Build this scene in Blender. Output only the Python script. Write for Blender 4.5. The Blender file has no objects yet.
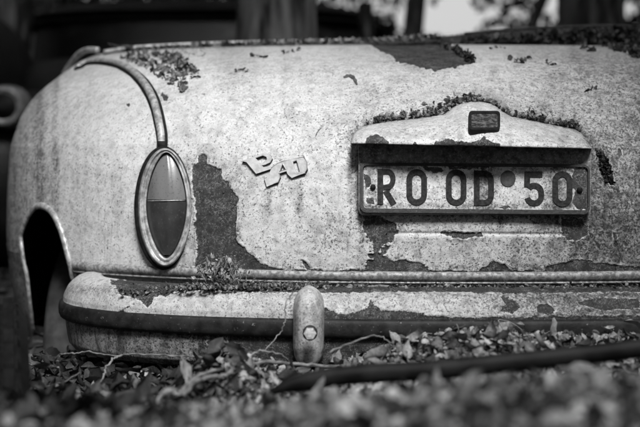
import bpy, bmesh, math, random
import numpy as np
from mathutils import Vector, Matrix
from mathutils.bvhtree import BVHTree
from mathutils.geometry import tessellate_polygon
R = math.radians
rnd = random.Random(7)
rng = np.random.default_rng(11)
SC = bpy.context.scene
COL = SC.collection

# ------------------------------------------------------------------ camera, sky, sun
D, H, FPX = 2.2, 0.405, 1222.2
PITCH = math.atan(63.5 / FPX)
cam_d = bpy.data.cameras.new('camera'); cam = bpy.data.objects.new('camera', cam_d); COL.objects.link(cam)
cam.location = (0, -D, H); cam.rotation_euler = (math.pi/2 - PITCH, 0, 0)
cam_d.lens = 36 * FPX / 640; cam_d.sensor_width = 36; cam_d.clip_end = 500; cam_d.clip_start = 0.05
cam_d.dof.use_dof = True; cam_d.dof.focus_distance = 2.17; cam_d.dof.aperture_fstop = 3.0
SC.camera = cam
SUN_EL, SUN_AZ = 49, 10       # degrees; azimuth measured from behind the camera to the left
w = bpy.data.worlds.new('World'); SC.world = w; w.use_nodes = True
nt = w.node_tree; nt.nodes.clear()
sky = nt.nodes.new('ShaderNodeTexSky'); sky.sky_type = 'NISHITA'; sky.sun_disc = False
sky.sun_elevation = R(SUN_EL); sky.sun_rotation = R(180 - SUN_AZ); sky.dust_density = 3
bwn = nt.nodes.new('ShaderNodeRGBToBW'); bg = nt.nodes.new('ShaderNodeBackground'); ow = nt.nodes.new('ShaderNodeOutputWorld')
bg.inputs['Strength'].default_value = 0.12
nt.links.new(sky.outputs[0], bwn.inputs[0]); nt.links.new(bwn.outputs[0], bg.inputs[0]); nt.links.new(bg.outputs[0], ow.inputs[0])
sl = bpy.data.lights.new('sun', 'SUN'); sl.energy = 4.8; sl.angle = R(18); sl.color = (1, 1, 1)
sun = bpy.data.objects.new('sun', sl); COL.objects.link(sun)
sd = Vector((math.sin(R(SUN_AZ))*math.cos(R(SUN_EL)), -math.cos(R(SUN_AZ))*math.cos(R(SUN_EL)), math.sin(R(SUN_EL))))
sun.rotation_euler = sd.to_track_quat('Z', 'Y').to_euler(); sun.location = sd * 10
SC.view_settings.view_transform = 'Standard'; SC.view_settings.look = 'None'; SC.view_settings.gamma = 1
SC.view_settings.exposure = 0.50

# ------------------------------------------------------------------ measuring helpers
CP, SP = math.cos(PITCH), math.sin(PITCH)
def ray(px, py):
    a, b = (px - 320) / FPX, (213.5 - py) / FPX
    return Vector((a, CP + b*SP, -SP + b*CP))
def at(px, py, y):                   # the point on the vertical plane y that lies in that direction
    d = ray(px, py); t = (y + D) / d.y
    return Vector((d.x*t, y, H + d.z*t))
def proj(x, y, z):
    dy, dz = y + D, z - H
    zc = dy*CP - dz*SP; yc = dy*SP + dz*CP
    return 320 + FPX*x/zc, 213.5 - FPX*yc/zc
def on_plane(px, py, P0, n, h=0.0):
    d = ray(px, py); o = Vector((0, -D, H)); P = P0 + n*h
    return o + d * ((P - o).dot(n) / d.dot(n))
def vnoise(x, y, seed=0):
    xi = np.floor(x).astype(np.int64); yi = np.floor(y).astype(np.int64); fx = x - xi; fy = y - yi
    fx = fx*fx*(3-2*fx); fy = fy*fy*(3-2*fy)
    def h(a, b):
        v = (a*374761393 + b*668265263 + seed*974634777) & 0xFFFFFFFF
        v = ((v ^ (v >> 13)) * 1274126177) & 0xFFFFFFFF
        return ((v ^ (v >> 16)) & 0xFFFF) / 65535.0
    return (h(xi,yi)*(1-fx)+h(xi+1,yi)*fx)*(1-fy) + (h(xi,yi+1)*(1-fx)+h(xi+1,yi+1)*fx)*fy
def fbm(x, y, seed=0, o=4):
    s = 0; a = .5
    for k in range(o):
        s = s + a*vnoise(x, y, seed+k*17); a *= .5; x = x*2.03+5.1; y = y*2.03+9.7
    return s / (1 - .5**o)
def sdf_poly(X, Y, poly):            # > 0 outside, < 0 inside
    d = np.full(X.shape, 1e9); ins = np.zeros(X.shape, bool); n = len(poly)
    for i in range(n):
        x1, y1 = poly[i]; x2, y2 = poly[(i+1) % n]
        ex, ey = x2-x1, y2-y1
        t = np.clip(((X-x1)*ex + (Y-y1)*ey) / (ex*ex+ey*ey+1e-12), 0, 1)
        d = np.minimum(d, (X-x1-ex*t)**2 + (Y-y1-ey*t)**2)
        c = ((y1 > Y) != (y2 > Y)) & (X < (x2-x1)*(Y-y1)/(y2-y1+1e-12) + x1)
        ins ^= c
    d = np.sqrt(d)
    return np.where(ins, -d, d)
def wear(PX, PY, polys, seed=3, rag=2.3):
    s = np.full(PX.shape, 60.0)
    for p in polys: s = np.minimum(s, sdf_poly(PX, PY, p))
    return s + (fbm(PX/5.0, PY/5.0, seed)-.5)*rag*2 + (fbm(PX/1.6, PY/1.6, seed+5, 2)-.5)*rag*.8
def pinpoly(px, py, poly):
    c = False; n = len(poly)
    for i in range(n):
        x1, y1 = poly[i]; x2, y2 = poly[(i+1) % n]
        if (y1 > py) != (y2 > py) and px < (x2-x1)*(py-y1)/(y2-y1) + x1: c = not c
    return c

# ------------------------------------------------------------------ object helpers
def tag(o, label=None, cat=None, group=None, kind=None):
    if label: o['label'] = label
    if cat: o['category'] = cat
    if group: o['group'] = group
    if kind: o['kind'] = kind
    return o
def empty(name, loc, label, cat, group=None):
    o = bpy.data.objects.new(name, None); COL.objects.link(o); o.location = loc; o.empty_display_size = .05
    return tag(o, label, cat, group)
def link(name, me, mat, parent=None):
    o = bpy.data.objects.new(name, me); COL.objects.link(o)
    if mat is not None and not me.materials: me.materials.append(mat)
    if parent is not None:
        o.parent = parent
        pw = Matrix.Translation(parent.location) if parent.parent is None else Matrix.Translation(parent.parent.location) @ Matrix.Translation(parent.location)
        # geometry is given in world space: put it relative to the parent
        off = WORLD_OFF.get(parent.name, Vector((0,0,0)))
        if parent.type == 'EMPTY': off = Vector(parent.location)
        me.transform(Matrix.Translation(-off)) if not me.get('shared') else None
        WORLD_OFF[o.name] = off
    return o
WORLD_OFF = {}
def mesh(name, V, F, smooth=True):
    me = bpy.data.meshes.new(name); me.from_pydata([tuple(v) for v in V], [], [tuple(int(i) for i in f) for f in F])
    if smooth: me.polygons.foreach_set('use_smooth', [True]*len(me.polygons))
    me.update(); return me
def mesh_np(name, V, F, smooth=True):     # F: (n,k) array, one k
    me = bpy.data.meshes.new(name); n, k = F.shape
    me.vertices.add(len(V)); me.vertices.foreach_set('co', np.ascontiguousarray(V, dtype=np.float32).ravel())
    me.loops.add(n*k); me.loops.foreach_set('vertex_index', F.astype(np.int32).ravel())
    me.polygons.add(n); me.polygons.foreach_set('loop_start', np.arange(0, n*k, k, dtype=np.int32))
    try: me.polygons.foreach_set('loop_total', np.full(n, k, dtype=np.int32))
    except Exception: pass
    me.polygons.foreach_set('use_smooth', np.full(n, smooth, dtype=bool))
    me.update(calc_edges=True); me.validate(); return me
def attr(me, name, vals):
    a = me.attributes.new(name, 'FLOAT', 'POINT'); a.data.foreach_set('value', np.ascontiguousarray(vals, dtype=np.float32).ravel())
def gridF(nr, nc, close=False):
    r, c = np.meshgrid(np.arange(nr-1), np.arange(nc if close else nc-1), indexing='ij')
    c2 = (c+1) % nc
    return np.stack([r*nc+c, r*nc+c2, (r+1)*nc+c2, (r+1)*nc+c], -1).reshape(-1, 4)
def smooth_path(P, n):                    # Catmull-Rom
    P = [Vector(p) for p in P]; Q = [P[0]*2-P[1]] + P + [P[-1]*2-P[-2]]; out = []
    for i in range(len(P)-1):
        a, b, c, d = Q[i:i+4]
        for k in range(n):
            t = k/n
            out.append(.5*((2*b) + (c-a)*t + (2*a-5*b+4*c-d)*t*t + (3*b-a-3*c+d)*t**3))
    out.append(P[-1]); return out
def tube_vf(P, r, seg=8, flat=1.0, nrm=None, wob=0.0):
    V, F = [], []; n = len(P)
    for i, p in enumerate(P):
        t = (P[min(i+1, n-1)] - P[max(i-1, 0)]).normalized()
        u = (nrm[i] if nrm else Vector((0, -1, .3))); a = t.cross(u)
        if a.length < 1e-4: a = t.cross(Vector((1, 0, 0)))
        a.normalize(); b = a.cross(t).normalized()
        rr = r[i] if isinstance(r, (list, tuple)) else r
        for k in range(seg):
            q = 2*math.pi*k/seg; w_ = 1 + wob*(rnd.random()-.5)
            V.append(p + a*math.cos(q)*rr*w_ + b*math.sin(q)*rr*flat*w_)
    for i in range(n-1):
        for k in range(seg):
            F.append((i*seg+k, i*seg+(k+1) % seg, (i+1)*seg+(k+1) % seg, (i+1)*seg+k))
    F.append(tuple(range(seg-1, -1, -1))); F.append(tuple(range((n-1)*seg, n*seg)))
    return V, F
def tube(name, P, r, mat, parent=None, **k):
    V, F = tube_vf(P, r, **k); return link(name, mesh(name, V, F), mat, parent)
def extrude_poly(loops, P, n, depth):     # loops of points on a plane; returns V,F of a slab
    V, F = [], []
    tris = tessellate_polygon([[Vector(p) for p in l] for l in loops])
    flat = [p for l in loops for p in l]; m = len(flat)
    V = [Vector(p) for p in flat] + [Vector(p) - n*depth for p in flat]
    F = [tuple(t) for t in tris] + [tuple(i+m for i in reversed(t)) for t in tris]
    s = 0
    for l in loops:
        k = len(l)
        for i in range(k): F.append((s+i, s+(i+1) % k, s+(i+1) % k+m, s+i+m))
        s += k
    return V, F

# ------------------------------------------------------------------ materials (all neutral grey: the photograph is monochrome)
class M:
    def __init__(s, name):
        s.m = bpy.data.materials.new(name); s.m.use_nodes = True; s.t = s.m.node_tree
        s.b = s.t.nodes['Principled BSDF']
    def n(s, t, **kw):
        x = s.t.nodes.new('ShaderNode'+t)
        for k, v in kw.items(): setattr(x, k, v)
        return x
    def l(s, a, b): s.t.links.new(a, b)
    def val(s, v, sock):
        if isinstance(v, (int, float)): sock.default_value = v
        else: s.l(v, sock)
    def math(s, op, a, b=0.0, clamp=False):
        x = s.n('Math', operation=op); x.use_clamp = clamp; s.val(a, x.inputs[0]); s.val(b, x.inputs[1]); return x.outputs[0]
    def mix(s, f, a, b):
        x = s.n('Mix', data_type='FLOAT'); s.val(f, x.inputs[0]); s.val(a, x.inputs[2]); s.val(b, x.inputs[3]); return x.outputs[0]
    def obj(s):
        return s.n('TexCoord').outputs['Object']
    def noise(s, scale, detail=3, rough=.55, vec=None, stretch=None):
        v = vec or s.obj()
        if stretch:
            mp = s.n('Mapping'); mp.inputs['Scale'].default_value = stretch; s.l(v, mp.inputs[0]); v = mp.outputs[0]
        x = s.n('TexNoise'); x.inputs['Scale'].default_value = scale; x.inputs['Detail'].default_value = detail
        x.inputs['Roughness'].default_value = rough; s.l(v, x.inputs['Vector']); return x.outputs['Fac']
    def step(s, v, lo, hi, a=0.0, b=1.0):
        x = s.n('MapRange'); x.clamp = True; x.interpolation_type = 'SMOOTHSTEP'
        s.val(v, x.inputs[0]); s.val(lo, x.inputs[1]); s.val(hi, x.inputs[2]); s.val(a, x.inputs[3]); s.val(b, x.inputs[4]); return x.outputs[0]
    def at(s, name):
        x = s.n('Attribute', attribute_name=name); return x.outputs['Fac']
    def color(s, v):
        if isinstance(v, (int, float)): s.b.inputs['Base Color'].default_value = (v, v, v, 1)
        else:
            c = s.n('CombineColor')
            for k in range(3): s.l(v, c.inputs[k])
            s.l(c.outputs[0], s.b.inputs['Base Color'])
    def rough(s, v): s.val(v, s.b.inputs['Roughness'])
    def bump(s, h, dist, strength=1.0):
        x = s.n('Bump'); x.inputs['Strength'].default_value = strength; x.inputs['Distance'].default_value = dist
        s.l(h, x.inputs['Height'])
        if s.b.inputs['Normal'].is_linked: s.l(s.b.inputs['Normal'].links[0].from_socket, x.inputs['Normal'])
        s.l(x.outputs[0], s.b.inputs['Normal'])

def simple(name, lo, hi, scale=30, rough=.6, metal=0, bump=.0005, bscale=None, detail=4, spec=.5):
    m = M(name); f = m.noise(scale, detail)
    m.color(m.step(f, .3, .7, lo, hi)); m.rough(rough); m.b.inputs['Metallic'].default_value = metal
    m.b.inputs['Specular IOR Level'].default_value = spec
    if bump: m.bump(m.noise(bscale or scale*3, 3), bump, .8)
    return m.m
def peel(name, base, under_lo=.012, under_hi=.045, speck=1.0, streak=0.0, specksc=250):
    m = M(name)
    sd_ = m.at('sdf'); gr = m.at('grime_shade')
    e = m.math('ADD', sd_, m.math('ADD', m.math('MULTIPLY', m.math('SUBTRACT', m.noise(420, 4), .5), 2.6), m.math('MULTIPLY', m.math('SUBTRACT', m.noise(140, 4, .7), .5), 3.4)))
    isp = m.step(e, -.25, .25)
    big = m.noise(5, 4, .6); mid = m.noise(38, 5, .68); fine = m.noise(specksc, 3, .7); fine2 = m.noise(specksc*1.7, 2, .7)
    # paint: off-white, weathered, darker by dirt and painted shade
    cl = m.noise(90, 4, .75)
    g2 = m.math('ADD', gr, m.math('MULTIPLY', m.math('SUBTRACT', mid, .5), 1.5), True)
    b = m.math('MULTIPLY', base, m.step(big, .3, .7, .90, 1.06))
    b = m.math('MULTIPLY', b, m.step(mid, .32, .60, m.mix(gr, .86, .40), 1.06))
    b = m.math('MULTIPLY', b, m.step(cl, m.mix(gr, .30, .42), m.mix(gr, .52, .62), m.mix(gr, .80, .34), 1.06))
    th = m.mix(g2, .605, .50)
    sp = m.step(fine, th, m.math('ADD', th, .06))
    b = m.math('MULTIPLY', b, m.mix(m.math('MULTIPLY', sp, speck), 1.0, .22))
    th2 = m.mix(g2, .575, .49)
    sp2 = m.step(fine2, th2, m.math('ADD', th2, .10))
    b = m.math('MULTIPLY', b, m.mix(m.math('MULTIPLY', sp2, speck), 1.0, .50))
    b = m.math('MULTIPLY', b, m.mix(gr, 1.0, .60))
    scr = m.noise(120, 2, .5, stretch=(1, 1, .07)); b = m.math('MULTIPLY', b, m.step(scr, .64, .70, 1.0, .80))
    if streak:
        st = m.noise(60, 3, .6, stretch=(1, 1, .12))
        b = m.math('MULTIPLY', b, m.step(st, .5, .62, 1.0, 1-streak))
    # pale broken lip of the paint film
    lip = m.math('MULTIPLY', m.math('MULTIPLY', m.step(e, .15, .5), m.step(e, .7, 2.0, 1.0, 0.0)), m.step(m.noise(110, 3), .42, .6))
    b = m.mix(m.math('MULTIPLY', lip, .6), b, min(.82, base*1.2))
    # bare primer / rust below, scratched and blotched
    u = m.step(m.noise(60, 5, .7), .3, .72, under_lo, under_hi)
    sc = m.noise(300, 4, .8); u = m.math('ADD', u, m.step(sc, .55, .68, 0.0, .15)); u = m.math('ADD', u, m.math('MULTIPLY', m.step(m.math('ABSOLUTE', m.math('SUBTRACT', m.noise(130, 3, .7), .5)), .004, .022, .17, 0.0), m.step(m.noise(40, 3), .42, .6)))
    u = m.math('ADD', u, m.step(m.noise(22, 4, .6), .6, .68, 0.0, .05))
    m.color(m.mix(isp, u, b)); m.rough(m.mix(isp, .75, .52))
    m.b.inputs['Specular IOR Level'].default_value = .35
    m.bump(m.noise(300, 4, .75), .0009, .55)
    m.bump(m.math('SUBTRACT', 1.0, sp), .0006, .7)
    m.bump(isp, .0012, .9)
    return m.m
MAT = {}
MAT['paint'] = peel('weathered_paint', .56)
MAT['bumper'] = peel('bumper_paint', .52, speck=.9)
MAT['bumper_low'] = peel('bumper_lower_paint', .44, streak=.55)
MAT['hood'] = peel('lamp_housing_paint', .62, speck=.8)
MAT['plate'] = peel('plate_enamel', .66, under_lo=.02, under_hi=.06, speck=.9, specksc=260)
MAT['badge'] = simple('badge_grey', .36, .52, 120, .6, .0, .0006, 300)
m = M('overrider_metal'); f = m.noise(45, 6, .75); k = m.noise(280, 4, .75)
m.color(m.math('MULTIPLY', m.step(f, .36, .60, .26, .60), m.step(k, .53, .63, 1.0, .25))); m.rough(.5); m.bump(k, .0012, .8); m.bump(f, .002, .6); MAT['guard'] = m.m
def metal(name, lo, hi, rough=.35, scale=80, metal_=1.0):
    m = M(name); f = m.noise(scale, 5, .7); g = m.noise(500, 2)
    m.color(m.step(f, .38, .62, lo, hi)); m.rough(m.step(f, .35, .65, rough+.25, rough)); m.b.inputs['Metallic'].default_value = metal_
    m.bump(g, .0004, .4); return m.m
MAT['alu'] = metal('dull_aluminium', .26, .62, .36, 90, .35)
MAT['chrome'] = metal('worn_chrome', .45, .80, .22, 50, .9)
MAT['bezel'] = metal('bezel_metal', .20, .50, .40, 70, .2)
MAT['mould'] = metal('moulding_metal', .13, .38, .5, 120, .15)
MAT['trim_dark'] = simple('dark_gasket', .004, .018, 120, .75, 0, .0008, spec=.2)
m = M('old_rubber'); m.color(m.math('ADD', m.step(m.noise(45, 5), .3, .7, .006, .026), m.step(m.noise(150, 4, .75), .63, .69, 0, .16))); m.rough(.6); m.b.inputs['Specular IOR Level'].default_value = .25; m.bump(m.noise(160, 4), .0008, .8); MAT['rubber'] = m.m
MAT['black'] = simple('black_inside', .004, .010, 10, .95, 0, 0, spec=.1)
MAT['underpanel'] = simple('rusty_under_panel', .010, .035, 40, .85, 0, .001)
m = M('plate_backing'); f = m.noise(70, 6, .8); k = m.noise(240, 4, .8)
m.color(m.math('ADD', m.step(f, .35, .65, .05, .26), m.step(k, .54, .66, 0, .28))); m.rough(.8); m.bump(k, .0015, .9); MAT['backing'] = m.m
MAT['ink'] = simple('plate_lettering', .006, .035, 200, .7, 0, .0005, 400, 6, spec=.2)
MAT['seal'] = simple('stamp_seal', .035, .075, 200, .8)
MAT['bolt'] = simple('steel_bolt', .30, .62, 150, .6, 0, .0006)
m = M('lens_upper'); m.color(m.math('MULTIPLY', m.step(m.noise(14, 3, stretch=(1, 1, .25)), .3, .7, .08, .17), m.step(m.noise(260, 4, .7), .55, .68, 1.0, .5))); m.rough(.28); m.bump(m.noise(400, 3), .0003, .5); MAT['lens_u'] = m.m
m = M('lens_lower'); f = m.noise(240, 4, .75); m.color(m.math('ADD', m.step(m.noise(20), .3, .7, .022, .050), m.step(f, .58, .7, 0, .06))); m.rough(.3); MAT['lens_l'] = m.m
m = M('lamp_glass'); m.color(m.step(m.noise(120, 5, .7), .4, .68, .03, .16)); m.rough(.25); MAT['glass_small'] = m.m
def leafmat(name, lo, hi, rough=.6):
    m = M(name); g = m.n('NewGeometry'); r_ = g.outputs['Random Per Island']
    b = m.mix(m.math('POWER', r_, 1.5), lo, hi)
    b = m.math('MULTIPLY', b, m.step(m.noise(160, 4, .7), .3, .7, .6, 1.2)); m.color(b); m.rough(rough)
    m.b.inputs['Specular IOR Level'].default_value = .3
    m.bump(m.noise(300, 3), .0008, .6); return m.m
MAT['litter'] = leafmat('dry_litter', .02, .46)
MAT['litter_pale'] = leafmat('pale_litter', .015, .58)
MAT['litter_dark'] = leafmat('dark_litter', .006, .07)  # darkest leaf tones of the litter
MAT['leaf'] = leafmat('dry_leaf', .12, .30)
MAT['leaf_d'] = leafmat('dark_leaf', .03, .09)
MAT['leaf_l'] = leafmat('pale_leaf', .26, .42)
MAT['debris'] = leafmat('crumbled_debris', .012, .30)
MAT['twig'] = simple('bare_twig', .07, .26, 60, .75, 0, .0008, 300)
MAT['twig_d'] = simple('dark_twig', .03, .10, 60, .8, 0, .0008, 300)
MAT['soil'] = simple('forest_soil', .008, .035, 18, .95, 0, .006, 60, 6)
MAT['bark'] = None
m = M('bark'); v = m.noise(26, 6, .65, stretch=(1, 1, .10)); m.color(m.step(v, .35, .65, .02, .26)); m.rough(.85); m.bump(v, .02, .9); MAT['bark'] = m.m
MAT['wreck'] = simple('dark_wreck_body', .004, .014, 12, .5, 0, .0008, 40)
MAT['wreck_edge'] = simple('wreck_trim', .15, .35, 20, .5, .3)
m = M('wreck_glass'); m.color(m.step(m.noise(3, 3, .5, stretch=(1, 1, 2.5)), .52, .66, .002, .05)); m.rough(.35); MAT['wglass'] = m.m  # pale smears in the colour stand in for reflections
MAT['far_foliage'] = leafmat('far_foliage', .03, .20)
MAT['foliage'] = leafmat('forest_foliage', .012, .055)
m = M('plate_frame'); m.color(m.math('ADD', m.step(m.noise(90, 5, .7), .35, .65, .003, .018), m.step(m.noise(260, 4, .8), .60, .70, 0, .14))); m.rough(.6); m.bump(m.noise(200, 4), .001, .8); MAT['framem'] = m.m
MAT['dusty'] = simple('dusty_tyre', .025, .06, 30, .85, 0, .0006)
MAT['bar'] = simple('black_iron', .003, .016, 25, .6, 0, .0005, spec=.15)
MAT['tyre'] = simple('perished_tyre', .003, .010, 60, .8, 0, .0006, spec=.15)

# ------------------------------------------------------------------ THE SETTING: ground
def zt(x, y):                        # height of the forest floor
    x = np.asarray(x, float); y = np.asarray(y, float)
    ys = [-6, -2.6, -1.7, -1.35, -1.1, -.85, -.65, -.45, -.25, -.1, .3, 1.5, 4, 300]
    zl = [.0, .02, .08, .135, .140, .105, .062, .032, .006, -.006, -.02, -.02, -.02, -.02]
    zr = [.0, .02, .09, .166, .183, .138, .072, .080, .099, .07, -.02, -.02, -.02, -.02]
    k = np.clip((x + .12) / .36, 0, 1); k = k*k*(3-2*k)
    z = np.interp(y, ys, zl)*(1-k) + np.interp(y, ys, zr)*k
    z = z * np.clip(1.6 - np.abs(x-.1)*.35, 0, 1)
    z = z + .055*np.exp(-((x+.135)/.075)**2)*np.exp(-((y+.30)/.15)**2)
    return z + (fbm(x*14+50, y*14+50, 31)-.5)*.018 + (fbm(x*3.2+50, y*3.2+50, 41)-.5)*.022
gx = np.concatenate([-np.geomspace(1.2, 200, 26)[::-1], np.linspace(-1.15, 1.15, 150), np.geomspace(1.2, 200, 26)])
gy = np.concatenate([-np.geomspace(2.6, 200, 20)[::-1], np.linspace(-2.5, .6, 170), np.geomspace(.65, 200, 30)])
GX, GY = np.meshgrid(gx, gy)
gme = mesh_np('forest_floor', np.stack([GX, GY, zt(GX, GY)], -1).reshape(-1, 3), gridF(len(gy), len(gx)))
tag(link('forest_floor', gme, MAT['soil']), 'dark forest soil under the car and the leaves', kind='structure')

# ------------------------------------------------------------------ THE OLD CAR
XC = at(475, 213, 0).x
car = empty('old_car', (XC, .9, 0), 'pale wrecked saloon car seen from behind, paint peeling, registration plate reading RO OD 50', 'car')
ctr = [(378,.05),(340,.03),(300,.02),(286,.012),(272,0),(240,.003),(215,.008),(190,.017),(165,.030),(145,.046),(125,.070),(110,.096),(97,.125),(84,.165),(73,.215),(63,.29),(55,.38),(49,.48),(45,.58),(42,.68),(40,.76)]
cz = [at(475, p, y).z for p, y in ctr]; cy = [y for p, y in ctr]
cz += [cz[-1]+.004]; cy += [.95]
def y0f(z): return float(np.interp(z, cz, cy))
sil = [(-60,420),(30,400),(40,230),(44,150),(47,125),(52,104),(57,92),(63,79),(72,66),(86,48),(96,35),(117,21),(147,11),(190,8),(237,7),(275,10),(309,18),(335,27),(348,33),(420,60)]
NEXP = 2.35
def Lf(z): return float(np.interp(z, [0,.45,.6,.68], [.80,.78,.62,.45]))
tt = np.radians(np.linspace(0.01, 90, 500))
def plan(z, W, t, off=0.0):          # t in radians, signed: negative = left. returns x,y
    s = np.sign(t); a = np.abs(t)
    X = W*np.sin(a)**(2/NEXP); Y = np.clip(np.cos(a), 0, 1)**(2/NEXP); L = Lf(z)
    return XC + s*X, y0f(z) + L*(1-Y)
def solveW(z):
    lo, hi = .05, 1.6
    for _ in range(26):
        W = (lo+hi)/2; x, y = plan(z, W, -tt); px, py = proj(x, y, np.full_like(x, z))
        d = px - np.interp(py, [s[0] for s in sil], [s[1] for s in sil])
        if d.min() > 0: lo = W
        else: hi = W
    return (lo+hi)/2
# rows: heights spaced about 0.65 px apart at the rear
zs = np.linspace(cz[0], cz[-1], 400)
pyr = np.array([proj(XC, y0f(z), z)[1] for z in zs])
rows_py = np.concatenate([np.linspace(378, 286, 24)[:-1], np.linspace(286, 41, 370)])
zr_ = np.interp(-rows_py, -pyr, zs); zr_ = np.concatenate([zr_, np.linspace(zr_[-1], cz[-1], 8)[1:]])
kz = np.linspace(cz[0], cz[-1], 46); kW = np.array([solveW(z) for z in kz])
ker = np.array([.25, .5, .25]); kWs = kW.copy(); kWs[1:-1] = kW[:-2]*.25+kW[1:-1]*.5+kW[2:]*.25
def Wf(z): return float(np.interp(z, kz, kWs))
# columns: about 1 px apart where the photograph sees the tail
tdense = np.radians(np.linspace(-90, 90, 6001))
xd, yd = plan(.35, Wf(.35), tdense); pxd, _ = proj(xd, yd, np.full_like(xd, .35))
arc = np.concatenate([[0], np.cumsum(np.hypot(np.diff(xd), np.diff(yd)))])
wgt = np.where(pxd[1:] < 645, 1.0, .08)
wgt = np.where((tdense[1:] < -R(86)), .6, wgt)
cum = np.concatenate([[0], np.cumsum(np.diff(arc)*wgt)])
ncol = 720
tc = np.interp(np.linspace(0, cum[-1], ncol), cum, tdense)
def body_rows(zlist, tcol):
    P = []
    for z in zlist:
        W = Wf(z); x, y = plan(z, W, tcol); L = Lf(z); y1 = y0f(z)+L
        ex = [(XC-W*k, yy) for k, yy in ((.97, 2.7), (1.0, 2.2), (1.0, max(1.75, y1+.1)))]
        exr = [(2*XC-a, b) for a, b in ex[::-1]]
        xs = np.concatenate([[a for a, b in ex], x, [a for a, b in exr]]); ys = np.concatenate([[b for a, b in ex], y, [b for a, b in exr]])
        P.append(np.stack([xs, ys, np.full_like(xs, z)], -1))
    P = np.array(P)
    # close the deck: shrink the last ring forward
    last = P[-1]; caps = []
    for k in (.04, .12, .3, .6, .98):
        q = last.copy(); q[:, 0] = XC + (last[:, 0]-XC)*(1-k); q[:, 1] = last[:, 1] + (2.2-last[:, 1])*k; q[:, 2] = last[:, 2] + .006*math.sin(k*3)
        caps.append(q)
    return np.concatenate([P, np.array(caps)])
# base (coarse) surface for measuring
tcc = tc[::6]; zcc = zr_[::4]
Pc = body_rows(zcc, tcc); nr, nc, _ = Pc.shape
bvh = BVHTree.FromPolygons([tuple(p) for p in Pc.reshape(-1, 3)], [tuple(int(i) for i in f) for f in gridF(nr, nc)])
def hit(px, py):
    o = Vector((0, -D, H)); d = ray(px, py).normalized(); p, n_, i, t = bvh.ray_cast(o, d, 6)
    if p is None: return None, None
    if n_.dot(d) > 0: n_ = -n_
    return p, n_
def hitd(px, py, h=0.0):
    p, n_ = hit(px, py)
    k = 0
    while p is None and k < 30:
        px += 1; py += 1; k += 1; p, n_ = hit(px, py)
    return p + n_*h, n_

CH = [
 [(192,166),(198,163),(200,157),(203,155),(206,157),(208,163),(216,168),(222,169),(223,179),(228,181),(232,191),(239,198),(238,207),(236,221),(238,243),(252,255),(262,264),(283,269),(285,274),(193,274),(197,262),(198,253),(195.5,229),(196,202),(193,185)],
 [(364,214),(371,212),(379,214),(386,220),(393,222.5),(400,231),(394,237),(389,247),(384,255),(391,260),(411,261),(425,265),(429,274),(366,274),(367,261),(372,258),(369,247),(364,232)],
 [(441,233),(446,232),(481,233),(483,236),(467,238.5),(451,237.5)],
 [(474,274),(481,268),(490,264),(493,260),(500,263.6),(505,266),(515,274)],
 [(545,274),(546,268),(549,265),(570,261),(581,260),(600,263),(621,266),(645,268),(645,274)],
 [(561,217),(568,219),(573,216),(580,219),(586,226),(587,235),(577,241),(567,239),(561,231)],
 [(612,231),(615,233),(617,247),(614,246)],
 [(302,260),(309,266),(320,272),(309,272)],
 [(368,45),(382,42),(420,41),(444,43),(461,50),(477,62),(458,67),(437,71),(427,72),(420,68),(396,62),(393,57),(376,48)],
 [(76,274),(76,271),(100,271.5),(140,270.5),(193,271),(193,274)],
 [(596,150),(603,152),(612,170),(614,185),(606,183),(600,170)],
 [(161,92),(164,93),(166,96),(169,98),(168,102),(164,101),(163,98),(160,97)],
 [(283,270.5),(366,271),(366,274),(283,274)],[(429,271),(545,271.2),(545,274),(429,274)],
 [(128,105),(130,104.5),(130,107.5),(128,108)],[(618,150),(620,150),(622,156),(619,155)],
]
Pb = body_rows(zr_, tc); nr, nc, _ = Pb.shape
flat = Pb.reshape(-1, 3); PX, PY = proj(flat[:, 0], flat[:, 1], flat[:, 2])
sdv = wear(PX, PY, CH); reg = np.clip(-sdf_poly(PX, PY, [(366,238),(384,238),(392,240),(386,256),(374,262),(366,258)])/3, 0, 1); sdv = sdv + reg*((fbm(PX/4, PY/4, 66)-.42)*22); far = (flat[:, 1] > 1.0) | (PX > 660); sdv = np.where(far, 30, sdv)
# grime: right half (dirt plus painted light falloff), below the plate lamp, edges of chips, and in broad cloudy streaks
g = .10 + .55*np.clip((PX-470)/170, 0, 1)**1.1 + .20*np.clip((fbm(PX/60, PY/60, 77)-.5)*3, 0, 1) + .16*np.clip((fbm(PX/11, PY/15, 78)-.54)*5, 0, 1)
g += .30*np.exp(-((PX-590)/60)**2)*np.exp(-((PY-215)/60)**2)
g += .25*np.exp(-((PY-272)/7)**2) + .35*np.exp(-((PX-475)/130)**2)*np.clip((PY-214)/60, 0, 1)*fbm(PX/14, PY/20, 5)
g += .30*np.clip(1-sdv/7, 0, 1)*fbm(PX/6, PY/6, 9)
g += .25*np.clip((70-PX)/60, 0, 1)  # wing edge darkened in colour where the light falls off
g -= .15*np.exp(-((PX-130)/45)**2)
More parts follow.
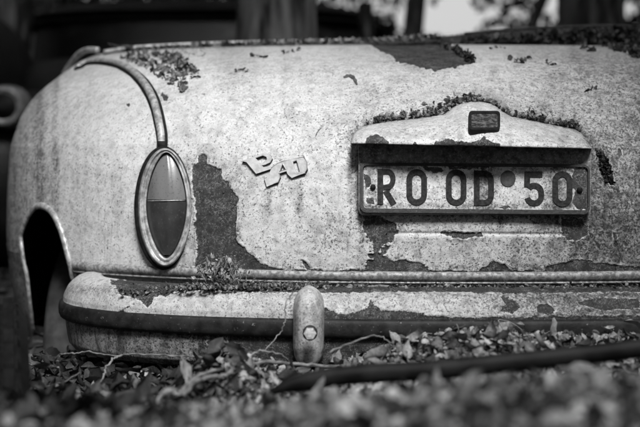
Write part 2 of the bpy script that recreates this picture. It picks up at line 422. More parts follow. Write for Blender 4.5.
# long rain streaks down the wing
g += .35*np.clip(fbm(PX/3.0, PY/90, 15)-.52, 0, 1)*np.clip((200-PX)/60, 0, 1)*4*np.clip((PY-90)/60, 0, 1)*.6
g -= .45*np.exp(-((PY-236)/1.5)**2)*(PX > 392)*(PX < 562)
g += .35*np.exp(-((PX-(40+.02*(PY-150)))/7)**2)*(PY < 300) + .25*np.exp(-((PX-56)/3)**2)  # dark reflection band on the wing, painted into the colour
g *= 1-.35*np.clip((160-PX)/40, 0, 1)*(PX > 60)
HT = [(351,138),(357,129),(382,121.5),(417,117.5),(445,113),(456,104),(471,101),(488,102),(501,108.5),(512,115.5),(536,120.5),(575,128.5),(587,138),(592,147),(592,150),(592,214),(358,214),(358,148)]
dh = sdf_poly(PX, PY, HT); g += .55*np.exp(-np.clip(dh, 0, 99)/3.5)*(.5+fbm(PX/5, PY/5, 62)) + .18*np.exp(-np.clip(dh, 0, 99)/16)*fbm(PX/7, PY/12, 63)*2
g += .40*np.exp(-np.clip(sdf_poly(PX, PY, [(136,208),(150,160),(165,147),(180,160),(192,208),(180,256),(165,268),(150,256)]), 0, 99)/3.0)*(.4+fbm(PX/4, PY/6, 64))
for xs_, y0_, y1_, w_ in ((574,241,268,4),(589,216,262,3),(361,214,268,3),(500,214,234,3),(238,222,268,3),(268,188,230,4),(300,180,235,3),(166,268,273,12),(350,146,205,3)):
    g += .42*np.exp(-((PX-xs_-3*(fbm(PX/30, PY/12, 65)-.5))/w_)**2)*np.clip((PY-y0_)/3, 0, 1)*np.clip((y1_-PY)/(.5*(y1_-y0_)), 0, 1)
g = np.clip(g, 0, 1)
nrm = np.zeros_like(Pb)
du = np.gradient(Pb, axis=1); dv = np.gradient(Pb, axis=0); nrm = np.cross(du, dv); nrm /= (np.linalg.norm(nrm, axis=-1, keepdims=True)+1e-12)
nrm = nrm.reshape(-1, 3)
outw = flat - np.array([XC, 1.6, .3]); nrm *= np.sign((nrm*outw).sum(-1, keepdims=True))
film = np.clip(sdv/.9+.5, 0, 1)
lip = np.exp(-((sdv-1.2)/1.5)**2)*(fbm(PX/8, PY/8, 21)**2)*.0045
disp = film*.0015 + lip + (fbm(PX/26, PY/26, 2)-.5)*.0016*np.clip((660-PX)/20, 0, 1) + (fbm(PX/3, PY/3, 8, 2)-.5)*.0006
# crease where the lid meets the wing bead, slight step under the plate
disp -= .0022*np.exp(-((PY-233.5 - .006*(PX-470))/1.3)**2)*(np.abs(PX-478) < 90)
disp = np.where(far, 0, disp)
newp = flat + nrm*disp[:, None]
F = gridF(nr, nc)
ARCH = [(74,330),(74,277),(69,256),(64,237),(56,217),(47,207),(37,207),(28,219),(22,237),(23,249),(28,275),(32,312),(35,345),(40,420),(74,420)]
fc = flat[F].mean(1); fx, fy = proj(fc[:, 0], fc[:, 1], fc[:, 2])
fn = nrm[F].mean(1); view = fc - np.array([0, -D, H]); facing = (fn*view).sum(-1) < 0
cut = (sdf_poly(fx, fy, ARCH) < 0) & facing & (fc[:, 1] < 1.6)
cut |= (sdf_poly(fx, fy, [(60,290),(76,286),(76,420),(20,420)]) < 0) & facing & (fc[:, 1] < 1.6)
F = F[~cut]
bme = mesh_np('body', newp, F); attr(bme, 'sdf', sdv); attr(bme, 'grime_shade', g)
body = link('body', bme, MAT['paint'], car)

# wheel well behind the arch, and the wheel in it
wv = []; W0 = Wf(.25)
for y in np.linspace(.22, 1.6, 12):
    q = min(1, max(.02, (y-y0f(.25))/Lf(.25))); X = W0*max(0, 1-(1-q)**NEXP)**(1/NEXP) if q < 1 else W0
    for z, dx in ((-.08, .30), (.2, .30), (.36, .24), (.40, .12)): wv.append((XC - X + dx, y, z))
link('wheel_well', mesh('wheel_well', wv, gridF(12, 4)), MAT['black'], car)
bv = [at(75, 300, .18)+Vector((a, b, c)) for a, b, c in ((.0,0,.28),(.3,.0,.28),(.3,0,-.2),(.0,0,-.2))]
def lathe_x(c, prof, seg=64):        # axis along x; prof (r, dx)
    V = []; 
    for r_, dx in prof:
        for k in range(seg):
            a = 2*math.pi*k/seg; V.append((c[0]+dx, c[1]+r_*math.cos(a), c[2]+r_*math.sin(a)))
    return V, gridF(len(prof), seg, True)
WC = (at(50, 300, .45).x+.075, .60, -.06)
wheel = link('wheel', mesh('wheel', *lathe_x(WC, [(.15,-.055),(.19,-.072),(.23,-.075),(.262,-.062),(.275,-.035),(.278,0),(.275,.035),(.262,.062),(.2,.07)])), MAT['dusty'], car)
link('rim', mesh('rim', *lathe_x(WC, [(.0,-.03),(.05,-.045),(.09,-.035),(.13,-.045),(.15,-.058)])), MAT['alu'], wheel)
# lip around the arch
arcp = [(74,279),(72,268),(69,256),(64,237),(60,226),(56,217),(51,210.5),(47,207.5),(42,206),(37,207),(32,212),(28,219),(24,229),(22,237),(23,249),(25,262),(28,275),(30,294),(32,312),(34,330),(35,344)]
ap = []; an = []
for q in arcp:
    p, n_ = hit(*q)
    if p is not None: ap.append(p + n_*.003); an.append(n_)
aps = smooth_path(ap, 5); ans = [an[min(int(i/5), len(an)-1)] for i in range(len(aps))]
tube('arch_lip', aps, .0072, MAT['alu'], car, flat=.6, nrm=ans, wob=.12)

# bead over the rear wing, with its gasket
bp_ = [(163,150),(163,138),(160,121),(156,106),(150,93),(141,81),(130,72),(118,66.5),(105,64),(93,64),(84,66.5),(79,70)]
bh = [hitd(*q, .004) for q in bp_]; P_ = smooth_path([h[0] for h in bh], 6); N_ = [bh[min(int(i/6), len(bh)-1)][1] for i in range(len(P_))]
tube('wing_bead_gasket', P_, .0120, MAT['trim_dark'], car, flat=.45, nrm=N_)
P2 = [p + n_*.0035 for p, n_ in zip(P_, N_)]
tube('wing_bead', P2, .0078, MAT['alu'], car, flat=.9, nrm=N_)
bracket = [at(162.5, y_, hitd(163, 152)[0].y-.012) for y_ in (141, 145, 150)]
tube('bead_clip', bracket, .0095, MAT['trim_dark'], car, flat=.6)
# trim round the back edge of the deck
dt = [at(64,74,.95), at(70,65,.93), at(77,56,.90), at(83,51.5,.87), at(90,49.5,.84), at(98,50,.82)]
tube('deck_corner_trim', smooth_path(dt, 5), .0075, MAT['alu'], car)
de = [at(x_, y_, d_) for x_, y_, d_ in ((104,52,.80),(130,48,.80),(165,45.5,.80),(220,43,.80),(300,41,.80),(380,39.5,.80),(430,37,.80),(500,31,.80),(560,27,.80),(650,26,.80),(780,30,.85),(860,48,.9))]
dep_ = smooth_path(de, 6); tube('deck_edge_trim', dep_[:40], [max(.003, .0060-.00008*i) for i in range(40)], MAT['alu'], car, wob=.1); tube('deck_edge_seal', dep_[39:], .0042, MAT['underpanel'], car, wob=.2)
ledge = []
for p in smooth_path(de, 6): ledge += [p + Vector((0,0,-.002)), p + Vector((0,-.05,-.030)), p+Vector((0,.0,-.05))]
link('deck_ledge', mesh('deck_ledge', ledge, gridF(len(ledge)//3, 3)), MAT['underpanel'], car)

# ---- horizontal moulding and sweeps along the car's plan
def sweep(name, prof, yfun, mat, parent, t0, t1, n=260, zc=None, Wc=None, attrs=None, planf=None):
    ts = np.linspace(t0, t1, n); x, y = planf(ts)
    tx = np.gradient(x); ty = np.gradient(y); l = np.hypot(tx, ty); nx, ny = ty/l, -tx/l
    V = np.stack([np.stack([x+nx*o, y+ny*o, np.full_like(x, z)], -1) for o, z in prof])   # rows prof, cols ts
    me = mesh_np(name, V.reshape(-1, 3), gridF(len(prof), n))
    if attrs is not None:
        f_ = V.reshape(-1, 3); px, py = proj(f_[:, 0], f_[:, 1], f_[:, 2]); a, b, dd = attrs(px, py)
        attr(me, 'sdf', a); attr(me, 'grime_shade', b)
        if dd is not None:
            me.vertices.foreach_get('co', (buf := np.zeros(len(f_)*3, np.float32))); co = buf.reshape(-1, 3)
            nn = np.tile(np.stack([nx, ny, np.full_like(nx, .35)], -1), (len(prof), 1)); co += (nn*dd[:, None]).astype(np.float32)
            me.vertices.foreach_set('co', co.ravel()); me.update()
    return link(name, me, mat, parent)
ZM = .175
def bplan(t): return plan(ZM, Wf(ZM), t)
tsr = np.radians(np.linspace(-89, 0, 900)); xx, yy = bplan(tsr); pp, _ = proj(xx, yy, np.full_like(xx, ZM))
tstart = tsr[np.argmin(np.abs(pp-76) + (yy > 1)*100)]
zm = [at(475, p, 0).z for p in (271.5, 284.5)]
def zl(f): return zm[0] + (zm[1]-zm[0])*f
mprof = [(-.004, zl(0)), (.003, zl(0)), (.009, zl(.08)), (.0115, zl(.22)), (.0115, zl(.40)), (.0095, zl(.58)), (.0085, zl(.64)), (.0075, zl(.70)), (.0045, zl(.74)), (.0045, zl(.80)), (.0062, zl(.84)), (.0062, zl(.92)), (.004, zl(1)), (-.01, zl(1))]
sweep('side_moulding', mprof, None, MAT['mould'], car, tstart, R(80), 300, planf=bplan)
sweep('moulding_shadow_gap', [(.0015, zl(-.14)), (.004, zl(-.08)), (.004, zl(.02)), (-.005, zl(.02))], None, MAT['trim_dark'], car, tstart, R(80), 300, planf=bplan)
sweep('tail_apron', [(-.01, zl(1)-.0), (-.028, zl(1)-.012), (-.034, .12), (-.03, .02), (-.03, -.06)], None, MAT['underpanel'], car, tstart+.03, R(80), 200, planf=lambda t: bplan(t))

# ---- bumper
WB, LB, Y0B, NB = XC - at(60, 310, .12).x, .36, -.150, 2.6
def wplan(t):
    s = np.sign(t); a = np.abs(t)
    return XC + s*WB*np.sin(a)**(2/NB), Y0B + LB*(1-np.clip(np.cos(a), 0, 1)**(2/NB))
bz = dict(top=.168, st=.131, sb=.090, bot=.036)
bprof = [(-.075, .160), (-.07, .166), (-.055, .168), (-.040, .1665), (-.026, .161), (-.015, .153), (-.008, .145), (-.003, .135), (0, .127), (.001, .118)]
def dens(pr, k):
    out = []
    for (a, b), (c, d_) in zip(pr[:-1], pr[1:]):
        for i in range(k): out.append((a+(c-a)*i/k, b+(d_-b)*i/k))
    return out + [pr[-1]]
BCH = [
 [(135,280),(645,280),(645,291.5),(520,293),(400,291.5),(330,293),(260,292),(190,290.5),(150,289)],  # dark strip along the back edge, standing in for the shaded gap
 [(112,284),(118,287),(120,294),(132,296),(140,300),(148,307),(152,304),(153,297),(166,296),(176,291),(185,286),(185,280),(112,280)],
 [(118,313),(124,309),(130,306),(124,312),(140,316),(118,318)],
 [(62,303),(68,306),(80,310),(96,313.5),(120,317),(170,320.5),(200,321.5),(200,332),(62,322)],
 [(324,306),(330,311),(340,314),(352,313),(362,310),(368,306),(371,300),(376,306),(384,311),(400,311),(423,313),(423,330),(324,330)],
 [(423,316),(470,318),(520,317),(640,316),(640,330),(423,330)],
 [(500,296),(512,299),(520,306),(512,314),(500,311),(505,304)],
 [(536,306),(548,303),(556,311),(548,315),(538,312)],[(574,302),(600,298),(640,300),(640,308),(600,310)],
]
def battrs(px, py):
    s = wear(px, py, BCH, 12, 1.8)
    g_ = .18 + .75*np.clip((px-440)/160, 0, 1) + .3*fbm(px/30, py/10, 3)*np.clip((px-180)/100, 0, 1) + .3*np.exp(-((py-290)/5)**2)  # last term paints in the shaded gap under the moulding
    d_ = np.clip(s/.9+.5, 0, 1)*.001 + np.exp(-((s-1)/1.3)**2)*.0022*fbm(px/7, py/7, 4)**2 + (fbm(px/20, py/20, 6)-.5)*.002
    return s, np.clip(g_, 0, 1), d_
TB0, TB1 = -R(88), R(88)
sweep('bumper', dens(bprof, 6), None, MAT['bumper'], car, TB0, TB1, 900, planf=wplan, attrs=battrs)
rp = [(0, .1195), (.005, .119), (.0085, .1165), (.0105, .111), (.011, .103), (.0105, .096), (.008, .0900), (.004, .0872), (-.004, .087)]
strip = sweep('bumper_rubber_strip', dens(rp, 2), None, MAT['rubber'], car, TB0, TB1, 300, planf=wplan)
lp = [(-.004, .0868), (-.002, .082), (-.003, .07), (-.005, .055), (-.008, .040), (-.018, .028), (-.05, .024)]
def lattrs(px, py):
    s = (205-px)*.30 + (fbm(px/9, py/9, 91)-.5)*22 + (fbm(px/3, py/30, 92)-.62)*-30*np.clip((345-py)/22, 0, 1) + 4
    return s, np.clip(.25+.5*fbm(px/6, py/40, 13)+np.clip((px-90)/150, 0, 1)*.5, 0, 1), None
sweep('bumper_lower_face', dens(lp, 4), None, MAT['bumper_low'], car, TB0, TB1, 900, planf=wplan, attrs=lattrs)
# end caps of the bumper
for tE in (TB0, TB1):
    x, y = wplan(np.array([tE-1e-3, tE, tE+1e-3])); tx, ty = x[2]-x[0], y[2]-y[0]; l = math.hypot(tx, ty); nx, ny = ty/l, -tx/l
    ring = [Vector((x[1]+nx*o, y[1]+ny*o, z)) for o, z in (bprof + lp)]
    link('bumper_end', mesh('bumper_end', ring, [tuple(range(len(ring)))], False), MAT['bumper_low'], car)

# ---- overrider (bumper guard)
yg = -.205
def guard():
    rows = []; n = 44; seg = 40; V = []
    for i in range(n):
        v = (1-math.cos(math.pi*i/(n-1)))/2; py = 288.5 + (367-288.5)*v
        hw = 16.3*min(1, (1-abs(1-2*min(v, .5))**2.4)**.5 if v < .5 else 1)
        if v < .32: hw = 16.0*(1-((.32-v)/.32)**2.8)**.5
        elif v > .80: hw = 15.2*(1-((v-.80)/.20)**2.6*.85)**.5
        else: hw = 16.0 + .8*math.sin((v-.32)*3) - (v-.32)*1.6
        hw = max(hw, .3)
        dep = .060*(1-((.35-v)/.35)**2*.55)**.5 if v < .35 else .060*(1-(v-.35)**2*.9)
        c = at(308.5-.8*(v-.5), py, yg+.03)
        for k in range(seg):
            a = math.pi*2*k/seg; ca, sa = math.cos(a), math.sin(a)
            X = hw*.00163*abs(ca)**.85*(1 if ca > 0 else -1); Y = -dep*abs(sa)**.9 if sa > 0 else dep*.5*abs(sa)
            V.append(c + Vector((X, Y + .03, 0)))
    F_ = [tuple(f) for f in gridF(n, seg, True)] + [tuple(range(seg-1, -1, -1)), tuple(range((n-1)*seg, n*seg))]
    return V, F_
gd = link('overrider', mesh('overrider', *guard()), MAT['guard'], car)
bc = at(310, 333.5, yg-.034)
def lathe_y(c, prof, seg=24, hexr=False):
    V = []
    for r_, dy in prof:
        for k in range(seg):
            a = 2*math.pi*k/seg; q = r_
            if hexr: q = r_*math.cos(math.pi/6)/math.cos((a % (math.pi/3))-math.pi/6)
            V.append((c[0]+q*math.cos(a), c[1]+dy, c[2]+q*math.sin(a)))
    F_ = [tuple(f) for f in gridF(len(prof), seg, True)] + [tuple(range((len(prof)-1)*seg, len(prof)*seg))]
    return V, F_
bolt = link('washer', mesh('washer', *lathe_y(bc, [(.0122,.012),(.0122,.004),(.011,.002),(.006,.002)])), MAT['underpanel'], gd)
link('bolt_head', mesh('bolt_head', *lathe_y(bc, [(.0104,.006),(.0104,-.006),(.0092,-.0075),(.004,-.0085)], 36, True), False), MAT['bolt'], gd)

# ---- tail lamp
pc, ncn = hitd(164, 208); nL = (ncn + Vector((0, -1.2, .05))).normalized(); pL = pc
def vesica(cx, cyy, rx, ry, p=1.0, n=72):
    out = []
    for k in range(n):
        a = 2*math.pi*k/n; c_, s_ = math.cos(a), math.sin(a)
        # blend of ellipse and pointed lens
        X = rx*(abs(c_)**1.0)*(1 if c_ > 0 else -1); X *= (1-(abs(s_)**p)*.0)
        xl = rx*(1-abs(s_)**1.75)
        X = (X*(1-p) + xl*(1 if c_ > 0 else -1)*p)
        out.append((cx+X, cyy - ry*s_))
    return out
def rings(name, specs, mat, parent, cap=False):
    V = []; n = 72
    for out_, h in specs: V += [on_plane(a, b, pL, nL, h) for a, b in out_]
    F_ = [tuple(f) for f in gridF(len(specs), n, True)]
    if cap: F_.append(tuple(range((len(specs)-1)*n, len(specs)*n)))
    return link(name, mesh(name, V, F_), mat, parent)
lamp = rings('tail_lamp', [(vesica(163.5,208,29.5,62,.0), -.03),(vesica(163.5,208,29.2,62,.05), .006),(vesica(164,208,28,60.5,.05), .010),(vesica(164,208,26,58,.1), .010)], MAT['trim_dark'], car)
rings('lens_gasket', [(vesica(166.4,205.4,21.0,53.6,.36), .0135),(vesica(166.4,205.4,19.2,51.8,.42), .0150),(vesica(166.4,205.4,18.8,51.4,.42), .0135)], MAT['trim_dark'], lamp)
rings('bezel', [(vesica(164.5,207.5,27.0,59.5,.06), .002),(vesica(164.8,207.5,26.8,59.3,.06), .012),(vesica(165,207.5,26.0,58.6,.08), .019),(vesica(165.3,207.3,24.8,57.5,.10), .022),(vesica(165.5,207,23.8,56.6,.12), .019),(vesica(165.7,206.8,23.0,55.8,.14), .0165),(vesica(165.9,206.4,22.4,55.2,.16), .018),(vesica(166.1,206,21.4,54.2,.28), .021),(vesica(166.4,205.6,20.6,53.2,.36), .020),(vesica(166.5,205.2,20.2,52.8,.40), .012)], MAT['bezel'], lamp)
def lens(name, upper, mat):
    V = []; F_ = []; nr_, nc_ = 22, 21
    y_a, y_b = (154.5, 199.5) if upper else (201.5, 255)
    for i in range(nr_):
        y_ = y_a + (y_b-y_a)*i/(nr_-1); s_ = abs((y_-205)/52.5); s_ = min(s_, .999)
        a = math.asin(s_); hw = 20.3*(math.cos(a)*.60 + (1-s_**1.75)*.40)+.3
        for j in range(nc_):
            u = -1+2*j/(nc_-1)
            h = .013 + .015*(1-u*u)*(1-s_**2) + (.0012 if abs(u-.12) < .06 else 0)
            V.append(on_plane(166.5+hw*u, y_, pL, nL, h))
    return link(name, mesh(name, V, gridF(nr_, nc_)), mat, lamp)
lens('lens_upper', True, MAT['lens_u']); lens('lens_lower', False, MAT['lens_l'])
dv_ = [on_plane(166.5+u*18.8, 200.6-.3*u, pL, nL, .0135+.016*(1-u*u)) for u in np.linspace(-1, 1, 12)]
tube('lens_divider', dv_, .0010, MAT['alu'], lamp)
pz = on_plane(167, 264, pL, nL, .012); 

# ---- badge: two slanting raised letters
pe, ne = hitd(275, 167, .001)
def Z(a, b): return (230+a/7.11, 140+b/7.11)
Pl = [Z(*q) for q in ((84,148),(118,140),(180,112),(240,94),(284,103),(300,132),(286,158),(252,174),(226,180),(240,192),(292,184),(296,204),(186,238),(118,158))]
Ph = [Z(*q) for q in ((180,128),(232,110),(258,120),(262,138),(236,156),(218,164))]
Al = [Z(*q) for q in ((298,196),(336,166),(372,152),(440,140),(524,119),(545,150),(549,205),(532,235),(440,264),(410,242),(402,222),(352,238),(358,262),(342,299),(264,326),(246,274),(274,262))]
Ah = [Z(*q) for q in ((374,172),(356,222),(396,208))]
Uh = [Z(*q) for q in ((446,156),(472,146),(494,226),(470,234))]
bad = None
for nm, lps in (('badge', [Pl, Ph]), ('badge_letter', [Al, Ah, Uh])):
    V, F_ = extrude_poly([[on_plane(a, b, pe, ne, .0060) for a, b in l] for l in lps], None, ne, .0075)
    o = link(nm, mesh(nm, V, F_, False), MAT['badge'] if 'badge' in MAT else MAT['hood'], car if bad is None else bad)
    if bad is None: bad = o
    V2, F2 = extrude_poly([[on_plane(a+.35, b+1.0, pe, ne, .0032) for a, b in l] for l in lps], None, ne, .0050)  # dark offset slab standing in for the letters' shaded lower edges
    link('badge_edge_shade', mesh('badge_edge_shade', V2, F2, False), MAT['trim_dark'], bad)
    bv_ = o.modifiers.new('b', 'BEVEL'); bv_.width = .0014; bv_.segments = 2; bv_.limit_method = 'ANGLE'
    a_ = o.data; attr(a_, 'sdf', np.full(len(a_.vertices), 20.)); attr(a_, 'grime_shade', np.full(len(a_.vertices), .25))

# ---- registration plate assembly
nP = Vector((0, -1, .22)).normalized(); P0 = at(475, 190, .006)
def rrect(x0, y0, x1, y1, r, n=6, tl=None):
    out = []
    for cx_, cy_, a0, rr in ((x1-r, y1-r, 0, r), (x0+r, y1-r, 90, r), (x0+r, y0+r, 180, r), (x1-r, y0+r, 270, r)):
        for k in range(n+1):
            a = R(a0+90*k/n); out.append((cx_+rr*math.cos(a), cy_+rr*math.sin(a)))
    return out
def slab(name, loops, h, depth, mat, parent, bev=.0008):
    V, F_ = extrude_poly([[on_plane(a, b, P0, nP, h) for a, b in l] for l in loops], None, nP, depth)
    o = link(name, mesh(name, V, F_, False), mat, parent)
    if bev:
        b_ = o.modifiers.new('b', 'BEVEL'); b_.width = bev; b_.segments = 2; b_.limit_method = 'ANGLE'
    return o
back = slab('plate_backing', [rrect(358.5, 138, 591, 214, 6)], .002, .03, MAT['backing'], car)
def skew(l): return [(a, b + (a-475)*.008) for a, b in l]
slab('plate_frame', [skew(rrect(360, 163.4, 590, 213.4, 7)), skew(rrect(363, 166.0, 588, 209.2, 4))][0:2], .0085, .010, MAT['framem'], back, .0012)
def plate_grid(x0, x1, y0, y1, nx_, ny_, h, polys, gf):
    X_, Y_ = np.meshgrid(np.linspace(x0, x1, nx_), np.linspace(y0, y1, ny_)); Y_ = Y_ + (X_-475)*.008
    s = wear(X_, Y_, polys, 51, 1.8); gg = gf(X_, Y_)
    V = np.array([on_plane(a, b, P0, nP, h + .0006*float(np.clip(c+.5, 0, 1))) for a, b, c in zip(X_.ravel(), Y_.ravel(), s.ravel())])
    me = mesh_np('plate_face', V, gridF(ny_, nx_)); attr(me, 'sdf', s); attr(me, 'grime_shade', np.clip(gg, 0, 1)); return me
PCH = [[(364,175),(369,176),(371,184),(366,188)],[(386,186),(391,186),(390,191),(386,190)],[(366,198),(373,199),(374,205),(366,204)],[(574,168),(588,168),(588,210),(578,209),(573,203),(575,192),(571,184)],
       [(422,166),(440,167),(445,171),(436,173),(424,170)],[(448,166),(480,166),(478,169),(450,169)],[(478,166),(490,166),(489,168.5),(480,168.5)],[(500,208),(513,208),(509,205.5)]]
pf = plate_grid(364, 587, 166.5, 209.5, 420, 84, .0035, PCH, lambda X_, Y_: .08+.50*fbm(X_/9, Y_/9, 3)+.35*np.clip((X_-540)/45, 0, 1)+.2*np.exp(-((Y_-168)/2.5)**2)+.6*np.exp(-((X_-484)/9)**2)+.5*np.exp(-((X_-372)/7)**2)*fbm(X_/4, Y_/5, 8)+.4*np.exp(-((X_-555)/9)**2)+.35*np.exp(-((Y_-206)/2.5)**2))
plate = link('number_plate', pf, MAT['plate'], back)
def stroke(pts, w_, closed=False):
    P = [Vector((a, b)) for a, b in pts]; n = len(P); Lf_, Rt = [], []
    for i, p in enumerate(P):
        if closed: a, b = P[i-1], P[(i+1) % n]
        else: a, b = P[max(i-1, 0)], P[min(i+1, n-1)]
        if closed or 0 < i < n-1:
            d1 = (p-a).normalized(); d2 = (b-p).normalized(); t = (d1+d2).normalized(); k = 1/max(.55, t.dot(d1))
        else: t = (b-a).normalized(); k = 1
        q = Vector((-t.y, t.x))*w_/2*k; Lf_.append(tuple(p+q)); Rt.append(tuple(p-q))
    return [Lf_, Rt] if closed else [Lf_ + Rt[::-1]]
def arcpts(cx_, cy_, rx, ry, a0, a1, n=8): return [(cx_+rx*math.cos(R(a0+(a1-a0)*k/n)), cy_+ry*math.sin(R(a0+(a1-a0)*k/n))) for k in range(n+1)]
SW = 5.7
def Oglyph(x0, x1, y0=169.5, y1=205.5):
    x0 += SW/2; x1 -= SW/2; y0 += SW/2; y1 -= SW/2; r = (x1-x0)/2; c = (x0+x1)/2
    return [stroke(arcpts(c, y1-r, r, r, 0, 180, 12) + arcpts(c, y0+r, r, r, 180, 360, 12), SW, True)]
def Rglyph(x0, x1, y0=169.5, y1=205):
    a = x0+SW/2; b = x1-SW/2-.6; ym = y0+18.5
    return [stroke([(a, y0), (a, y1)], SW), stroke([(a+SW/2+.02, y0+SW/2), (b-5, y0+SW/2)] + arcpts(b-5, (y0+ym)/2+SW/4-.3, 5, (ym-y0)/2-SW/4-.3+.0, -80, 80, 8) + [(a+SW/2+.02, ym+.2)], SW*.9), stroke([(a+5.2, ym+3.4), (x1-SW/2+.3, y1)], SW)]
def Dglyph(x0, x1, y0=170.5, y1=205.5):
    a = x0+SW/2; b = x1-SW/2; r = 7
    return [stroke([(a, y1-SW/2), (a, y0+SW/2), (b-r, y0+SW/2)] + arcpts(b-r, y0+SW/2+r, r, r, -80, 0, 5) + arcpts(b-r, y1-SW/2-r, r, r, 0, 80, 5) + [(b-r, y1-SW/2)], SW, True)]
def five(x0, x1, y0=171, y1=205.5):
    a = x0+SW/2; b = x1-SW/2; r = (b-a)/2+.2; c = (a+b)/2
    return [stroke([(x1-1.5, y0+SW/2), (a, y0+SW/2), (a-.3, y0+15.5)] , SW), stroke([(a+1.8, y0+17)] + arcpts(c, y0+21.5, r, 7.5, -125, 0, 9) + arcpts(c, y1-SW/2-r, r, r, 0, 165, 12), SW)]
gl = [('letter', Rglyph(377.5, 396.5)), ('letter', Oglyph(406.5, 427)), ('letter', Oglyph(446, 466.5)), ('letter', Dglyph(474, 494)), ('digit', five(524.5, 544)), ('digit', Oglyph(552.5, 572.5, 170.5, 206))]
for q, (nm, parts) in enumerate(gl):
    V, F_ = [], []
    for hk, loops in enumerate(parts):
        v, f = extrude_poly([[on_plane(a, b + (a-475)*.008, P0, nP, .0062-hk*.0003) for a, b in l] for l in loops], None, nP, .0035)
        F_ += [tuple(i+len(V) for i in t) for t in f]; V += v
    o = link(nm, mesh(nm, V, F_, False), MAT['ink'], plate)
slab('stamp_seal', [arcpts(508, 178.5, 7.6, 8.0, 0, 345, 23)], .0058, .003, MAT['seal'], plate, .0006)
def screw(px, py, h=.0075):
    c = on_plane(px, py, P0, nP, h)
    return link('screw', mesh('screw', *lathe_y(c, [(.0050,.005),(.0050,0),(.004,-.0015),(.001,-.002)], 16)), MAT['trim_dark'], plate)
screw(373, 187); screw(580, 190)
0 and slab('backing_rib', [skew(rrect(362, 159.5, 588, 163.0, 1))], .0085, .006, MAT['trim_dark'], back, .0006)

# ---- lamp housing above the plate
T = [(351.5,140),(353,134),(357,129.5),(362,126.5),(372,124),(381.6,122),(400,119.8),(416.6,118),(432,116),(445,113.6),(451.6,108),(456,105),(462.5,102.7),(471,101.4),(480,101),(487.5,102.5),(494,105),(500.6,109),(506,113.5),(512,116.5),(522,118.5),(535.6,121),(555,125),(575,129),(581,132.5),(586,137.7),(589.5,143),(592,147)]
tx_ = [a for a, b in T]; ty_ = [b for a, b in T]
HCH = [[(364,146),(366,138),(369,136),(371,134),(373,135),(376,133.5),(379,136),(383,137),(386,140),(389,142),(387,144),(380,147)],[(412,148),(415,142),(419,148)],[(430,150),(436,141),(444,140),(449,138),(452,139),(455,142),(466,141),(470,143),(480,139.5),(484,136),(486,139),(492,142),(500,144),(500,150)]]
nx_, ns = 260, 26
cols = np.linspace(351.5, 592, nx_); V = []; sH = []; gH = []
for s_i in range(ns+3):
    for c_ in cols:
        e = 1 - abs((c_-472)/121)**3.2; e = max(e, 0)**.5; tp = float(np.interp(c_, tx_, ty_)); bt = 143.2 + (c_-352)*.0215
        tp = min(tp, bt-.5)
        ys = hit(c_, tp)[0].y; yb = .004 - .047*e
        if s_i < ns:
            s = s_i/(ns-1); py = tp + (bt-tp)*s
            y_ = ys + (yb-ys)*(math.sin(s*math.pi/2)**.8)
            # raised centre over the lamp and pressed panels in both arms
            q = abs(c_-485)/27.0; y_ -= .010*max(0, 1-q**3)**.5*math.sin(min(1, s*1.2)*math.pi/2) if q < 1 else 0
            for xa, xb in ((388, 446), (517, 583)):
                fx_ = min((c_-xa)/4, (xb-c_)/4, 1); fs = min((s-.42)/.04, (.80-s)/.04, 1)
                if fx_ > 0 and fs > 0: y_ += .0045*min(fx_, 1)*min(fs, 1)
            if 466 < c_ < 503 and 108.5 < py < 131.5: y_ += .006
            y_ += .0010*(float(vnoise(np.array(c_/6), np.array(py/6), 3))-.5)
        else:
            k = s_i-ns; py = bt + (.4, -.3, -2.0)[k]; y_ = yb + (.002, .010, .055)[k]
        V.append(at(c_, py, y_)); sH.append((c_, py))
sH = np.array(sH); sv = wear(sH[:, 0], sH[:, 1], HCH, 61, 1.4)
me = mesh_np('plate_lamp_housing', np.array(V), gridF(ns+3, nx_)); attr(me, 'sdf', sv)
attr(me, 'grime_shade', np.clip(.05+.3*fbm(sH[:, 0]/12, sH[:, 1]/8, 2)+.5*np.exp(-((sH[:, 1]-np.interp(sH[:, 0], tx_, ty_))/1.6)**2)+.25*np.clip((sH[:, 0]-530)/60, 0, 1), 0, 1))
hood = link('plate_lamp_housing', me, MAT['hood'], car)
yl = -.060; nW = Vector((0, -1, .42)).normalized(); PW = at(485, 120, .004)
def wslab(name, loops, h, depth, mat, bev):
    V, F_ = extrude_poly([[on_plane(a, b, PW, nW, h) for a, b in l] for l in loops], None, nW, depth)
    o = link(name, mesh(name, V, F_, False), mat, hood); b_ = o.modifiers.new('b', 'BEVEL'); b_.width = bev; b_.segments = 3; b_.limit_method = 'ANGLE'; return o
HB = BVHTree.FromPolygons([tuple(p) for p in np.array(V)], [tuple(int(i) for i in f) for f in gridF(ns+3, nx_)])
def hhit(px, py):
    p, n_, i, t = HB.ray_cast(Vector((0, -D, H)), ray(px, py).normalized(), 6); return p
pts = [hhit(a, b) for a, b in ((473,114),(498,114),(473,127),(498,127),(485,120))]; PW = sum(pts, Vector())/5
e1 = (pts[1]+pts[3]-pts[0]-pts[2]); e2 = (pts[0]+pts[1]-pts[2]-pts[3]); nW = e1.cross(e2).normalized()
if nW.y > 0: nW = -nW
wslab('lamp_window_frame', [rrect(468.8, 110.8, 500.2, 129.6, 3.5), rrect(471.5, 113.2, 497.7, 127.4, 2)], .0060, .007, MAT['trim_dark'], .001)
wslab('lamp_window', [rrect(471, 112.8, 498.2, 127.8, 2)], .0047, .007, MAT['glass_small'], .0012)

